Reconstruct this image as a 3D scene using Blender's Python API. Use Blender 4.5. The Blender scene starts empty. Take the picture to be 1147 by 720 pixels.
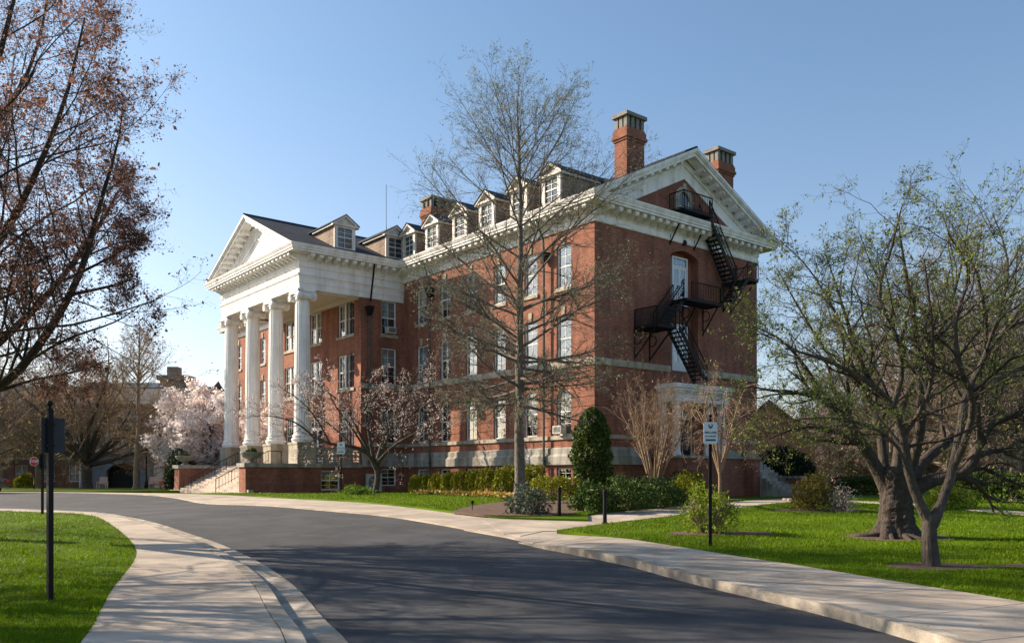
import bpy, bmesh, math, random
import numpy as np
from mathutils import Vector, Matrix
R=math.radians
random.seed(7)
scene=bpy.context.scene
col=scene.collection
# ------------------------------------------------------------------ camera, light, exposure
EYE=1.65; F=955.0; CX=573.5; HY=533.0
cam_d=bpy.data.cameras.new('camera'); cam=bpy.data.objects.new('camera',cam_d); col.objects.link(cam)
cam.location=(0,0,EYE); cam.rotation_euler=(R(90),0,0)
cam_d.sensor_width=36; cam_d.lens=36*F/1147; cam_d.shift_y=(HY-360)/1147; cam_d.clip_start=.1; cam_d.clip_end=6000
scene.camera=cam
SUN_EL=27.0; SX,SY=-.937,.350
world=bpy.data.worlds.new('World'); scene.world=world; world.use_nodes=True
nt=world.node_tree; nt.nodes.clear()
sky=nt.nodes.new('ShaderNodeTexSky'); sky.sky_type='NISHITA'; sky.sun_disc=False
sky.sun_elevation=R(SUN_EL); sky.sun_rotation=math.atan2(SX,SY); sky.air_density=1.0; sky.dust_density=1.3; sky.ozone_density=2.2; sky.altitude=100
bg=nt.nodes.new('ShaderNodeBackground'); bg.inputs[1].default_value=.092
wo=nt.nodes.new('ShaderNodeOutputWorld'); hsv=nt.nodes.new('ShaderNodeHueSaturation'); hsv.inputs['Saturation'].default_value=.9; tint=nt.nodes.new('ShaderNodeMix'); tint.data_type='RGBA'; tint.blend_type='MULTIPLY'; tint.inputs[0].default_value=1; tcw=nt.nodes.new('ShaderNodeTexCoord'); sxyz=nt.nodes.new('ShaderNodeSeparateXYZ'); nt.links.new(tcw.outputs['Generated'],sxyz.inputs[0]); ramp=nt.nodes.new('ShaderNodeValToRGB'); ramp.color_ramp.elements[0].position=.0; ramp.color_ramp.elements[0].color=(1.12,1.0,.98,1); ramp.color_ramp.elements[1].position=.42; ramp.color_ramp.elements[1].color=(.84,.98,1.03,1); nt.links.new(sxyz.outputs[2],ramp.inputs[0]); nt.links.new(ramp.outputs[0],tint.inputs[7]); nt.links.new(sky.outputs[0],hsv.inputs['Color']); nt.links.new(hsv.outputs[0],tint.inputs[6]); nt.links.new(tint.outputs[2],bg.inputs[0]); nt.links.new(bg.outputs[0],wo.inputs[0])
sun_d=bpy.data.lights.new('sun','SUN'); sun=bpy.data.objects.new('sun',sun_d); col.objects.link(sun)
sun_d.energy=5; sun_d.angle=R(.45); sun_d.color=(1,.83,.64)
ce=math.cos(R(SUN_EL)); sun.rotation_euler=Vector((-SX*ce,-SY*ce,-math.sin(R(SUN_EL)))).to_track_quat('-Z','Y').to_euler()
sun.location=(-60,20,40)
vs=scene.view_settings; vs.view_transform='Standard'; vs.look='None'; vs.gamma=1; vs.exposure=1.05; vs.use_curve_mapping=False
try:
    scene.cycles.max_bounces=5; scene.cycles.transparent_max_bounces=8; scene.cycles.use_denoising=True
except Exception: pass
# ------------------------------------------------------------------ materials
def mat(name,c,rough=.8,var=.0,scale=3.,var2=None,bump=0.,bscale=None,spec=.3,metal=0.,obj=True,rand=0.):
    m=bpy.data.materials.new(name); m.use_nodes=True; n=m.node_tree.nodes; l=m.node_tree.links
    p=n['Principled BSDF']; p.inputs['Roughness'].default_value=rough; p.inputs['Metallic'].default_value=metal
    p.inputs['Specular IOR Level'].default_value=spec
    p.inputs['Base Color'].default_value=(*c,1)
    tc=n.new('ShaderNodeTexCoord')
    if var>0:
        no=n.new('ShaderNodeTexNoise'); no.inputs['Scale'].default_value=scale; no.inputs['Detail'].default_value=6; no.inputs['Roughness'].default_value=.65
        l.new(tc.outputs['Object'],no.inputs['Vector'])
        mp=n.new('ShaderNodeMapRange'); mp.inputs[1].default_value=.3; mp.inputs[2].default_value=.7
        l.new(no.outputs[0],mp.inputs[0])
        mx=n.new('ShaderNodeMix'); mx.data_type='RGBA'
        c2=var2 if var2 else tuple(min(1,x*(1+var)) for x in c); c1=c if var2 else tuple(x*(1-var) for x in c)
        mx.inputs[6].default_value=(*c1,1); mx.inputs[7].default_value=(*c2,1)
        l.new(mp.outputs[0],mx.inputs[0]); l.new(mx.outputs[2],p.inputs['Base Color'])
        if rand>0:
            g=n.new('ShaderNodeNewGeometry'); hs=n.new('ShaderNodeHueSaturation')
            mr=n.new('ShaderNodeMapRange'); mr.inputs[3].default_value=1-rand; mr.inputs[4].default_value=1+rand
            l.new(g.outputs['Random Per Island'],mr.inputs[0]); l.new(mr.outputs[0],hs.inputs['Value'])
            l.new(mx.outputs[2],hs.inputs['Color']); l.new(hs.outputs[0],p.inputs['Base Color'])
    if bump>0:
        if name.startswith('bark'):
            mg=n.new('ShaderNodeMapping'); mg.inputs['Scale'].default_value=(1,1,.22); l.new(tc.outputs['Object'],mg.inputs[0])
        nb=n.new('ShaderNodeTexNoise'); nb.inputs['Scale'].default_value=bscale or scale*4; nb.inputs['Detail'].default_value=4
        l.new(mg.outputs[0] if name.startswith('bark') else tc.outputs['Object'],nb.inputs['Vector'])
        b=n.new('ShaderNodeBump'); b.inputs['Strength'].default_value=bump; b.inputs['Distance'].default_value=.06 if name.startswith('bark') else .02
        l.new(nb.outputs[0],b.inputs['Height']); l.new(b.outputs[0],p.inputs['Normal'])
    return m
def brickmat(name,c1,c2,mortar,bw=.215,bh=.075,ms=.011,dark=.35,stain=.5):
    m=bpy.data.materials.new(name); m.use_nodes=True; n=m.node_tree.nodes; l=m.node_tree.links; p=n['Principled BSDF']
    p.inputs['Roughness'].default_value=.88; p.inputs['Specular IOR Level'].default_value=.2
    tc=n.new('ShaderNodeTexCoord'); s=n.new('ShaderNodeSeparateXYZ'); a=n.new('ShaderNodeMath'); cb=n.new('ShaderNodeCombineXYZ')
    l.new(tc.outputs['Object'],s.inputs[0]); l.new(s.outputs[0],a.inputs[0]); l.new(s.outputs[1],a.inputs[1]); l.new(a.outputs[0],cb.inputs[0]); l.new(s.outputs[2],cb.inputs[1])
    b=n.new('ShaderNodeTexBrick'); b.inputs['Scale'].default_value=1; b.inputs['Brick Width'].default_value=bw; b.inputs['Row Height'].default_value=bh; b.inputs['Mortar Size'].default_value=ms
    b.inputs['Color1'].default_value=(*c1,1); b.inputs['Color2'].default_value=(*c2,1); b.inputs['Mortar'].default_value=(*mortar,1); b.inputs['Bias'].default_value=-.1
    l.new(cb.outputs[0],b.inputs['Vector'])
    no=n.new('ShaderNodeTexNoise'); no.inputs['Scale'].default_value=.55; no.inputs['Detail'].default_value=8; no.inputs['Roughness'].default_value=.7; l.new(tc.outputs['Object'],no.inputs['Vector'])
    mr=n.new('ShaderNodeMapRange'); mr.inputs[1].default_value=.3; mr.inputs[2].default_value=.7; mr.inputs[3].default_value=1-stain*.45; mr.inputs[4].default_value=1+stain*.25; l.new(no.outputs[0],mr.inputs[0])
    mg=n.new('ShaderNodeMapping'); mg.inputs['Scale'].default_value=(1,1,.16); l.new(tc.outputs['Object'],mg.inputs[0]); n2=n.new('ShaderNodeTexNoise'); n2.inputs['Scale'].default_value=1.7; n2.inputs['Detail'].default_value=6; l.new(mg.outputs[0],n2.inputs['Vector'])
    m2=n.new('ShaderNodeMapRange'); m2.inputs[1].default_value=.4; m2.inputs[2].default_value=.65; m2.inputs[3].default_value=1-stain*.4; m2.inputs[4].default_value=1.06; l.new(n2.outputs[0],m2.inputs[0]); mm=n.new('ShaderNodeMath'); mm.operation='MULTIPLY'; l.new(mr.outputs[0],mm.inputs[0]); l.new(m2.outputs[0],mm.inputs[1])
    hs=n.new('ShaderNodeHueSaturation'); l.new(mm.outputs[0],hs.inputs['Value']); l.new(b.outputs[0],hs.inputs['Color']); l.new(hs.outputs[0],p.inputs['Base Color'])
    bp=n.new('ShaderNodeBump'); bp.inputs['Strength'].default_value=.5; bp.inputs['Distance'].default_value=.01; bp.invert=True; l.new(b.outputs['Fac'],bp.inputs['Height']); l.new(bp.outputs[0],p.inputs['Normal'])
    return m
def glassmat():
    m=bpy.data.materials.new('window_glass'); m.use_nodes=True; n=m.node_tree.nodes; l=m.node_tree.links; n.clear()
    t=n.new('ShaderNodeBsdfTransparent'); t.inputs[0].default_value=(.75,.8,.8,1); g=n.new('ShaderNodeBsdfGlossy'); g.inputs['Roughness'].default_value=.03; g.inputs[0].default_value=(.85,.92,.95,1)
    tc=n.new('ShaderNodeTexCoord'); no=n.new('ShaderNodeTexNoise'); no.inputs['Scale'].default_value=2.2; l.new(tc.outputs['Object'],no.inputs['Vector'])
    b=n.new('ShaderNodeBump'); b.inputs['Strength'].default_value=.12; b.inputs['Distance'].default_value=.02; l.new(no.outputs[0],b.inputs['Height']); l.new(b.outputs[0],g.inputs['Normal'])
    fr=n.new('ShaderNodeFresnel'); fr.inputs[0].default_value=1.5; ad=n.new('ShaderNodeMath'); ad.inputs[1].default_value=.16; ad.use_clamp=True; l.new(fr.outputs[0],ad.inputs[0])
    mx=n.new('ShaderNodeMixShader'); o=n.new('ShaderNodeOutputMaterial'); l.new(ad.outputs[0],mx.inputs[0]); l.new(t.outputs[0],mx.inputs[1]); l.new(g.outputs[0],mx.inputs[2]); l.new(mx.outputs[0],o.inputs[0])
    return m
M={}
M['brick']=brickmat('red_brick',(.37,.122,.07),(.225,.065,.042),(.27,.18,.135),stain=.6)
M['brick_far']=brickmat('brown_brick',(.22,.085,.055),(.16,.06,.04),(.2,.14,.11))
M['brick_chimney']=brickmat('chimney_brick',(.34,.11,.06),(.24,.075,.042),(.26,.17,.13))
M['slate']=brickmat('roof_slate',(.060,.075,.098),(.040,.050,.066),(.022,.026,.034),bw=.3,bh=.22,ms=.012,stain=.8)
M['shingle']=brickmat('dormer_shingle',(.40,.31,.245),(.29,.22,.17),(.17,.13,.10),bw=.28,bh=.2,ms=.014,stain=.6)
M['white']=mat('white_paint',(.80,.79,.77),.55,.09,1.3)
M['white_frame']=mat('window_paint',(.72,.72,.70),.5,.06,2)
M['stone']=mat('limestone',(.40,.36,.29),.85,.22,1.6,bump=.2)
M['stone_grey']=mat('grey_stone',(.33,.315,.28),.85,.25,1.6,bump=.2)
M['stone_step']=mat('step_stone',(.46,.38,.31),.85,.25,5,bump=.3)
M['glass']=glassmat(); M['dormer_white']=mat('weathered_white_paint',(.68,.64,.60),.65,.14,2.5)
M['dark']=mat('dark_interior',(.018,.02,.022),.9)
M['blind']=mat('window_blind',(.43,.44,.41),.8,.1,3)
M['iron']=mat('black_iron',(.007,.007,.008),.6,.3,8,spec=.2)
M['copper']=mat('painted_copper_green',(.055,.085,.075),.6,.35,4)
M['cream']=mat('porch_ceiling',(.62,.55,.43),.7,.05,2)
M['asphalt']=mat('asphalt',(.054,.057,.063),.9,.25,1.3,bump=.35,bscale=160)
M['concrete']=mat('pavement_concrete',(.43,.365,.295),.88,.16,1.1,bump=.2,bscale=60)
M['kerb']=mat('kerb_concrete',(.37,.325,.265),.9,.25,3,bump=.35,bscale=40)
M['grass']=mat('lawn_grass',(.08,.135,.006),.95,.2,1.2,spec=.05)
M['soil']=mat('mulch',(.115,.072,.052),.95,.45,7,bump=.8,bscale=40)
def leafmat(name,c,var=.25,rand=.35,trans=.25,rough=.6,scale=.8):
    m=mat(name,c,rough,var,scale,rand=rand,spec=.15)
    n=m.node_tree.nodes; l=m.node_tree.links; p=n['Principled BSDF']; o=n['Material Output']
    t=n.new('ShaderNodeBsdfTranslucent'); src=p.inputs['Base Color'].links[0].from_socket; l.new(src,t.inputs[0])
    mx=n.new('ShaderNodeMixShader'); mx.inputs[0].default_value=trans; l.new(p.outputs[0],mx.inputs[1]); l.new(t.outputs[0],mx.inputs[2]); l.new(mx.outputs[0],o.inputs[0])
    return m
M['blade']=leafmat('grass_blade',(.125,.205,.004),.30,.4,.35,.6,.55)
def wear(m,scale,dark,cracks=0.,speck=0.,stain=.3):
    n=m.node_tree.nodes; l=m.node_tree.links; p=n['Principled BSDF']; src=p.inputs['Base Color'].links[0].from_socket; tc=[q for q in n if q.type=='TEX_COORD'][0]
    def mul(src,fac):
        mx=n.new('ShaderNodeMix'); mx.data_type='RGBA'; mx.blend_type='MULTIPLY'; mx.inputs[0].default_value=1; l.new(src,mx.inputs[6]); l.new(fac,mx.inputs[7]); return mx.outputs[2]
    def rng(o,a,b,c,d):
        mr=n.new('ShaderNodeMapRange'); mr.inputs[1].default_value=a; mr.inputs[2].default_value=b; mr.inputs[3].default_value=c; mr.inputs[4].default_value=d; l.new(o,mr.inputs[0]); return mr.outputs[0]
    no=n.new('ShaderNodeTexNoise'); no.inputs['Scale'].default_value=scale; no.inputs['Detail'].default_value=7; no.inputs['Distortion'].default_value=.6; l.new(tc.outputs['Object'],no.inputs['Vector']); src=mul(src,rng(no.outputs[0],.42,.62,1-stain,1.08))
    if speck:
        no=n.new('ShaderNodeTexNoise'); no.inputs['Scale'].default_value=70; no.inputs['Detail'].default_value=2; l.new(tc.outputs['Object'],no.inputs['Vector']); src=mul(src,rng(no.outputs[0],.3,.7,1-speck,1+speck))
    if cracks:
        ad=n.new('ShaderNodeVectorMath'); nn=n.new('ShaderNodeTexNoise'); nn.inputs['Scale'].default_value=1.2; nn.inputs['Detail'].default_value=5; l.new(tc.outputs['Object'],nn.inputs['Vector']); l.new(tc.outputs['Object'],ad.inputs[0]); l.new(nn.outputs['Color'],ad.inputs[1])
        vo=n.new('ShaderNodeTexVoronoi'); vo.feature='DISTANCE_TO_EDGE'; vo.inputs['Scale'].default_value=cracks; l.new(ad.outputs[0],vo.inputs['Vector']); src=mul(src,rng(vo.outputs[0],.0,.006,dark,1))
    l.new(src,p.inputs['Base Color'])
def streak(m,amt,sc=2.2):
    n=m.node_tree.nodes; l=m.node_tree.links; p=n['Principled BSDF']; src=p.inputs['Base Color'].links[0].from_socket; tc=[q for q in n if q.type=='TEX_COORD'][0]
    mg=n.new('ShaderNodeMapping'); mg.inputs['Scale'].default_value=(1,1,.12); l.new(tc.outputs['Object'],mg.inputs[0]); n2=n.new('ShaderNodeTexNoise'); n2.inputs['Scale'].default_value=sc; n2.inputs['Detail'].default_value=7; l.new(mg.outputs[0],n2.inputs['Vector'])
    r=n.new('ShaderNodeValToRGB'); r.color_ramp.elements[0].position=.36; r.color_ramp.elements[0].color=(1-amt,1-amt*1.1,1-amt*1.25,1); r.color_ramp.elements[1].position=.56; r.color_ramp.elements[1].color=(1,1,1,1); l.new(n2.outputs[0],r.inputs[0])
    mx=n.new('ShaderNodeMix'); mx.data_type='RGBA'; mx.blend_type='MULTIPLY'; mx.inputs[0].default_value=1; l.new(src,mx.inputs[6]); l.new(r.outputs[0],mx.inputs[7]); l.new(mx.outputs[2],p.inputs['Base Color'])
streak(M['white'],.2); streak(M['stone'],.35); streak(M['stone_grey'],.4); streak(M['dormer_white'],.25)
wear(M['asphalt'],.5,.62,.16,.28,.22); wear(M['concrete'],.8,.7,0,.10,.24); wear(M['kerb'],1.5,.7,0,.15,.35); wear(M['grass'],.35,.7,0,.2,.35)
# ------------------------------------------------------------------ terrain
def ss(a,b,x):
    t=min(1.,max(0.,(x-a)/(b-a))); return t*t*(3-2*t)
def gz(x,y):
    r=.53*ss(9,32,y)
    r*=1-.4*ss(-8,-17,x) *(1-ss(36,50,y)) if x<-8 else 1
    return r-.3*ss(68,100,y)
def ss_(a,b,x):
    t=np.clip((x-a)/(b-a),0,1); return t*t*(3-2*t)
def gzv(x,y):
    r=.53*ss_(9,32,y); w=.4*ss_(8,17,-x)*(1-ss_(36,50,y))
    return r*(1-w)-.3*ss_(68,100,y)
def W(px,py,Y): return ((px-CX)/F*Y, Y, EYE-(py-HY)/F*Y)
def G(px,Y,off=0.):
    x=(px-CX)/F*Y; return (x,Y,gz(x,Y)+off)
# fix ss for reversed edges
def gz(x,y): return float(gzv(np.float64(x),np.float64(y)))
# ------------------------------------------------------------------ mesh building
def lift(p,off):
    out=[]
    for x,y in p:
        g=gz(x,y); k=(EYE-g-off)/(EYE-g); out.append((x*k,y*k))
    return out
class MB:
    def __init__(s): s.v=[]; s.f=[]
    def add(s,vs,fs):
        b=len(s.v); s.v.extend(vs); s.f.extend([tuple(i+b for i in f) for f in fs]); return s
    def box(s,x0,x1,y0,y1,z0,z1):
        return s.add([(x0,y0,z0),(x1,y0,z0),(x1,y1,z0),(x0,y1,z0),(x0,y0,z1),(x1,y0,z1),(x1,y1,z1),(x0,y1,z1)],[(0,3,2,1),(4,5,6,7),(0,1,5,4),(1,2,6,5),(2,3,7,6),(3,0,4,7)])
    def hexa(s,p): # 8 points bottom 4 then top 4
        return s.add(p,[(0,3,2,1),(4,5,6,7),(0,1,5,4),(1,2,6,5),(2,3,7,6),(3,0,4,7)])
    def poly(s,pts): return s.add(pts,[tuple(range(len(pts)))])
    def prism(s,pts,d):
        n=len(pts); q=[(p[0]+d[0],p[1]+d[1],p[2]+d[2]) for p in pts]
        return s.add(list(pts)+q,[tuple(range(n))[::-1],tuple(range(n,2*n))]+[(i,(i+1)%n,n+(i+1)%n,n+i) for i in range(n)])
    def bar(s,a,b,w,h=None,n=4):
        a=Vector(a); b=Vector(b); d=(b-a)
        if d.length<1e-6: return s
        d.normalize(); up=Vector((0,0,1)) if abs(d.z)<.95 else Vector((1,0,0)); x=d.cross(up).normalized(); y=x.cross(d).normalized(); h=h or w
        if n==4:
            o=[-x*w/2-y*h/2,x*w/2-y*h/2,x*w/2+y*h/2,-x*w/2+y*h/2]
        else: o=[x*w/2*math.cos(2*math.pi*i/n)+y*h/2*math.sin(2*math.pi*i/n) for i in range(n)]
        k=len(o)
        return s.add([tuple(a+q) for q in o]+[tuple(b+q) for q in o],[tuple(range(k))[::-1],tuple(range(k,2*k))]+[(i,(i+1)%k,k+(i+1)%k,k+i) for i in range(k)])
    def path(s,pts,w,n=6):
        for a,b in zip(pts,pts[1:]): s.bar(a,b,w,n=n)
        return s
    def lathe(s,prof,c=(0,0,0),n=24,flute=0,fz=(0,0),fd=.02):
        vs=[]
        for r,z in prof:
            for i in range(n):
                a=2*math.pi*i/n; rr=r
                if flute and fz[0]<=z<=fz[1]: rr=r-(fd if i%2 else 0)
                vs.append((c[0]+rr*math.cos(a),c[1]+rr*math.sin(a),c[2]+z))
        fs=[(k*n+i,k*n+(i+1)%n,(k+1)*n+(i+1)%n,(k+1)*n+i) for k in range(len(prof)-1) for i in range(n)]
        fs+=[tuple(range(n))[::-1],tuple(range((len(prof)-1)*n,len(prof)*n))]
        return s.add(vs,fs)
    def build(s,name,m,parent=None,smooth=False):
        me=bpy.data.meshes.new(name); me.from_pydata(s.v,[],s.f); me.update()
        for q in (m if isinstance(m,(list,tuple)) else [m]): me.materials.append(q)
        if smooth: me.polygons.foreach_set('use_smooth',[True]*len(me.polygons))
        return link(name,me,parent)
def link(name,me,parent=None):
    o=bpy.data.objects.new(name,me); col.objects.link(o)
    if parent: o.parent=parent
    return o
def npmesh(name,parts,m,parent=None,smooth=False):
    """parts: list of (verts Nx3, faces MxK) numpy, K may differ"""
    V=np.concatenate([p[0].reshape(-1,3) for p in parts]); off=0; idx=[]; tot=[]
    for v,f in parts:
        idx.append((f+off).ravel()); tot.append(np.full(len(f),f.shape[1],np.int32)); off+=len(v.reshape(-1,3))
    idx=np.concatenate(idx).astype(np.int32); tot=np.concatenate(tot); st=np.concatenate([[0],np.cumsum(tot)[:-1]]).astype(np.int32)
    me=bpy.data.meshes.new(name); me.vertices.add(len(V)); me.vertices.foreach_set('co',V.astype(np.float32).ravel())
    me.loops.add(len(idx)); me.loops.foreach_set('vertex_index',idx); me.polygons.add(len(tot)); me.polygons.foreach_set('loop_start',st)
    if smooth: me.polygons.foreach_set('use_smooth',np.ones(len(tot),bool))
    me.update(calc_edges=True); me.validate(); me.materials.append(m)
    return link(name,me,parent)
def tag(o,label=None,cat=None,group=None,kind=None):
    if label: o['label']=label
    if cat: o['category']=cat
    if group: o['group']=group
    if kind: o['kind']=kind
    return o
def empty(name,loc,label=None,cat=None,group=None,rz=0.):
    o=bpy.data.objects.new(name,None); col.objects.link(o); o.location=loc; o.rotation_euler=(0,0,rz); o.empty_display_size=.3
    return tag(o,label,cat,group)
def copy_tree(o,parent=None):
    c=o.copy(); col.objects.link(c)
    if parent: c.parent=parent
    for ch in list(o.children): copy_tree(ch,c)
    return c
def inpoly(x,y,poly):
    r=np.zeros(len(x),bool); n=len(poly); j=n-1
    for i in range(n):
        xi,yi=poly[i]; xj,yj=poly[j]
        c=((yi>y)!=(yj>y))&(x<(xj-xi)*(y-yi)/(yj-yi+1e-12)+xi); r^=c; j=i
    return r
def smoothpoly(p,n=6):
    """Catmull-Rom through open polyline"""
    P=[np.array(q,float) for q in p]; P=[2*P[0]-P[1]]+P+[2*P[-1]-P[-2]]; out=[]
    for i in range(1,len(P)-2):
        for k in range(n):
            t=k/n; a,b,c,d=P[i-1:i+3]
            out.append(tuple(.5*((2*b)+(c-a)*t+(2*a-5*b+4*c-d)*t*t+(3*b-a-3*c+d)*t**3)))
    out.append(tuple(P[-2])); return out
def sheet(name,poly,off,m,skirt=.15,step=1.6,kind='structure'):
    bm=bmesh.new(); vs=[bm.verts.new((x,y,0)) for x,y in poly]; f=bm.faces.new(vs); 
    if f.normal.z<0: f.normal_flip()
    bm.normal_update()
    bmesh.ops.triangulate(bm,faces=bm.faces[:])
    xs=[p[0] for p in poly]; ys=[p[1] for p in poly]
    for ax,(lo,hi) in enumerate(((min(xs),max(xs)),(min(ys),max(ys)))):
        c=lo+step
        while c<hi:
            st=step if (ax==1 and c<70) or (ax==0 and -20<c<20) else step*4
            bmesh.ops.bisect_plane(bm,geom=bm.verts[:]+bm.edges[:]+bm.faces[:],plane_co=(c,0,0) if ax==0 else (0,c,0),plane_no=(1,0,0) if ax==0 else (0,1,0)); c+=st
    be=[e for e in bm.edges if len(e.link_faces)==1]
    for v in bm.verts: v.co.z=gz(v.co.x,v.co.y)+off
    if skirt:
        r=bmesh.ops.extrude_edge_only(bm,edges=be)
        for v in [g for g in r['geom'] if isinstance(g,bmesh.types.BMVert)]: v.co.z-=skirt
    bmesh.ops.recalc_face_normals(bm,faces=bm.faces[:])
    me=bpy.data.meshes.new(name); bm.to_mesh(me); bm.free(); me.materials.append(m)
    o=link(name,me); tag(o,kind=kind); return o
def resample(p,n):
    P=np.array(p,float); d=np.r_[0,np.cumsum(np.linalg.norm(np.diff(P,axis=0),axis=1))]; t=np.linspace(0,d[-1],n)
    return np.stack([np.interp(t,d,P[:,i]) for i in range(P.shape[1])],1)
def slabs(name,A,B,off,m,sl=1.5,gap=.014,skirt=.16,offB=None):
    """concrete slabs between two edge polylines; joints are real gaps over a lower bed"""
    L=np.linalg.norm(np.diff(np.array(A,float),axis=0),axis=1).sum(); n=max(2,int(L/sl)); sub=3; N=n*sub+1
    a=resample(A,N); b=resample(B,N); mb=MB()
    def P(q,z): return (q[0],q[1],gz(q[0],q[1])+z)
    for k in range(n):
        for j in range(sub):
            i=k*sub+j; a0,a1,b0,b1=a[i].copy(),a[i+1].copy(),b[i].copy(),b[i+1].copy()
            if j==0: a0+= (a1-a0)/np.linalg.norm(a1-a0)*gap/2; b0+=(b1-b0)/np.linalg.norm(b1-b0)*gap/2
            if j==sub-1: a1-=(a1-a0)/np.linalg.norm(a1-a0)*gap/2; b1-=(b1-b0)/np.linalg.norm(b1-b0)*gap/2
            p=[a0,b0,b1,a1]; mb.hexa([P(q,off-skirt) for q in p]+[P(q,off) for q in p])
    for i in range(N-1):
        mb.poly([P(a[i],off-.02),P(b[i],off-.02),P(b[i+1],off-.02),P(a[i+1],off-.02)])
    return tag(mb.build(name,m),kind='structure')
def offset_line(p,d):
    P=np.array(p,float); T=np.gradient(P,axis=0); T/=np.linalg.norm(T,axis=1)[:,None]; N=np.stack([T[:,1],-T[:,0]],1); return P+N*d
def ribbon(name,A,B,zA,zB,m,depth=.2,sl=0):
    mb=MB(); n=len(A)
    def P(q,z): return (q[0],q[1],gz(q[0],q[1])+z)
    for i in range(n-1):
        p=[A[i],B[i],B[i+1],A[i+1]]; z=[zA,zB,zB,zA]
        mb.hexa([P(q,h-depth) for q,h in zip(p,z)]+[P(q,h) for q,h in zip(p,z)])
    return tag(mb.build(name,m),kind='structure')
# ------------------------------------------------------------------ ground
tm=MB(); 
ys=[-30,-10,0]+[3+1.5*i for i in range(26)]+[44,50,56,62,68,74,80,88,96,105,130,200,400,900,2500]
xs=[-2500,-700,-250,-120,-70,-50,-40]+[-32+2*i for i in range(33)]+[40,50,70,120,250,700,2500]
for y in ys:
    for x in xs: tm.v.append((x,y,gz(x,y)-.04))
nx=len(xs)
for j in range(len(ys)-1):
    for i in range(nx-1): tm.f.append((j*nx+i,j*nx+i+1,(j+1)*nx+i+1,(j+1)*nx+i))
tag(tm.build('ground',M['grass']),kind='structure')
S_EDGE=smoothpoly(lift([(-.2,0.5),(-1.25,5),(-2.24,8.44),(-2.98,10.4),(-4.09,13.3),(-5.54,16.34),(-7.29,19.42),(-9.19,22.3),(-12,26.44),(-15.2,30.6),(-19.5,34.2),(-25,36.1),(-40,36.8)],0.13),5)
L_EDGE=smoothpoly(lift([(-2.3,0.5),(-3.25,5),(-4.27,8.44),(-5.73,12.2),(-7.21,16.34),(-8.6,19.3),(-11.32,24.1),(-14.0,28.4),(-16.6,31.2),(-20.5,33.2),(-25.5,34.2),(-33,34.5),(-40,34.6)],0.125),5)
sheet('road',[(-70,-2),(9,-2),(9,8),(5.2,14),(3,20),(.5,24),(-2,27),(-6,32),(-11,37.5),(-19,49),(-26,56),(-70,60)],0.,M['asphalt'],skirt=0)
LAWN_L=L_EDGE+[(-40,0.5)]
sheet('lawn',LAWN_L,.12,M['grass'])
slabs('pavement',L_EDGE,S_EDGE,.13,M['concrete'])
K0=offset_line(S_EDGE,.012); K1=offset_line(S_EDGE,.185); K2=offset_line(S_EDGE,.62)
ribbon('kerb',K0,K1,.135,.13,M['kerb'],.3); ribbon('gutter',K1+0,K2,-.0,.02,M['kerb'],.1)
RK=smoothpoly(lift([(.15,20.3),(.65,19.1),(1.27,18.0),(2.24,15.94),(2.84,14.02),(3.45,12.38),(4.01,10.68),(4.39,8.72),(4.75,5),(4.95,.5)],0.12),5)
RL=smoothpoly(lift([(.9,22.6),(1.6,21.9),(2.4,20.5),(3.25,18.86),(4.53,16.22),(5.19,14.9),(5.9,13.12),(6.67,11.1),(7.3,8.5),(7.8,5),(8.1,.5)],0.125),5)
rk=resample(RK,60); rki=resample(offset_line(RK,-.17),60); rkj=resample(offset_line(RK,-.182),60); rl=resample(RL,60)
kb=MB()
def P_(q,z): return (q[0],q[1],gz(q[0],q[1])+z)
def rise(i): return .015+.125*ss(0,9,i)
for i in range(59):
    p=[rk[i],rki[i],rki[i+1],rk[i+1]]; z=[rise(i),rise(i),rise(i+1),rise(i+1)]
    kb.hexa([P_(q,-.2) for q in p]+[P_(q,h) for q,h in zip(p,z)])
tag(kb.build('kerb',M['kerb']),kind='structure')
sw=MB()
nsl=15
for k in range(59):
    g0=.003 if k%4==0 else 0; g1=.003 if k%4==3 else 0
    q=lambda A,t: A[k]*(1-t)+A[k+1]*t
    t0=.03 if g0 else 0; t1=.97 if g1 else 1
    p=[q(rkj,t0),q(rl,t0),q(rl,t1),q(rkj,t1)]; z=[rise(k),rise(k),rise(k+1),rise(k+1)]
    sw.hexa([P_(a,-.2) for a in p]+[P_(a,h-.004) for a,h in zip(p,z)])
    p=[rkj[k],rl[k],rl[k+1],rkj[k+1]]; sw.poly([P_(a,h-.025) for a,h in zip(p,z)])
tag(sw.build('pavement',M['concrete']),kind='structure')
# flush crossing and walks on the building side
ROADFAR=smoothpoly(lift([(.2,20.2),(-.9,21.6),(-2.12,23.7),(-4.07,26.72),(-7.03,30.02),(-10.7,34.8),(-14.5,40.2),(-18.5,46.8),(-24,53.4),(-32,58),(-45,60.5),(-70,61)],0.04),5)
LAWNFAR=smoothpoly(lift([(2.2,24.6),(.3,25.25),(-.9,26.2),(-2.61,29.12),(-4.6,32.9),(-6.74,36.9),(-10.3,42.2),(-13.6,47.2),(-17.5,51.8),(-24,57.2),(-33,61.2),(-46,63.2),(-70,64)],0.06),5)
slabs('pavement',LAWNFAR,ROADFAR,.04,M['concrete'],sl=1.8)
WALKN=smoothpoly(lift([(-.2,20.8),(.9,21.6),(1.56,21.74),(3.36,23.84),(5.3,26.16),(7.83,29.4),(10.3,33.2),(12.8,36.5),(15.5,39)],0.05),5)
WALKF=smoothpoly(lift([(-.9,25.0),(.3,25.1),(1.38,25.2),(2.36,26.6),(3.82,28.84),(6.57,32.42),(8.6,36),(11,39.2),(13.4,41.8)],0.05),5)
slabs('pavement',WALKF,WALKN,.045,M['concrete'],sl=1.6)
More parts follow.
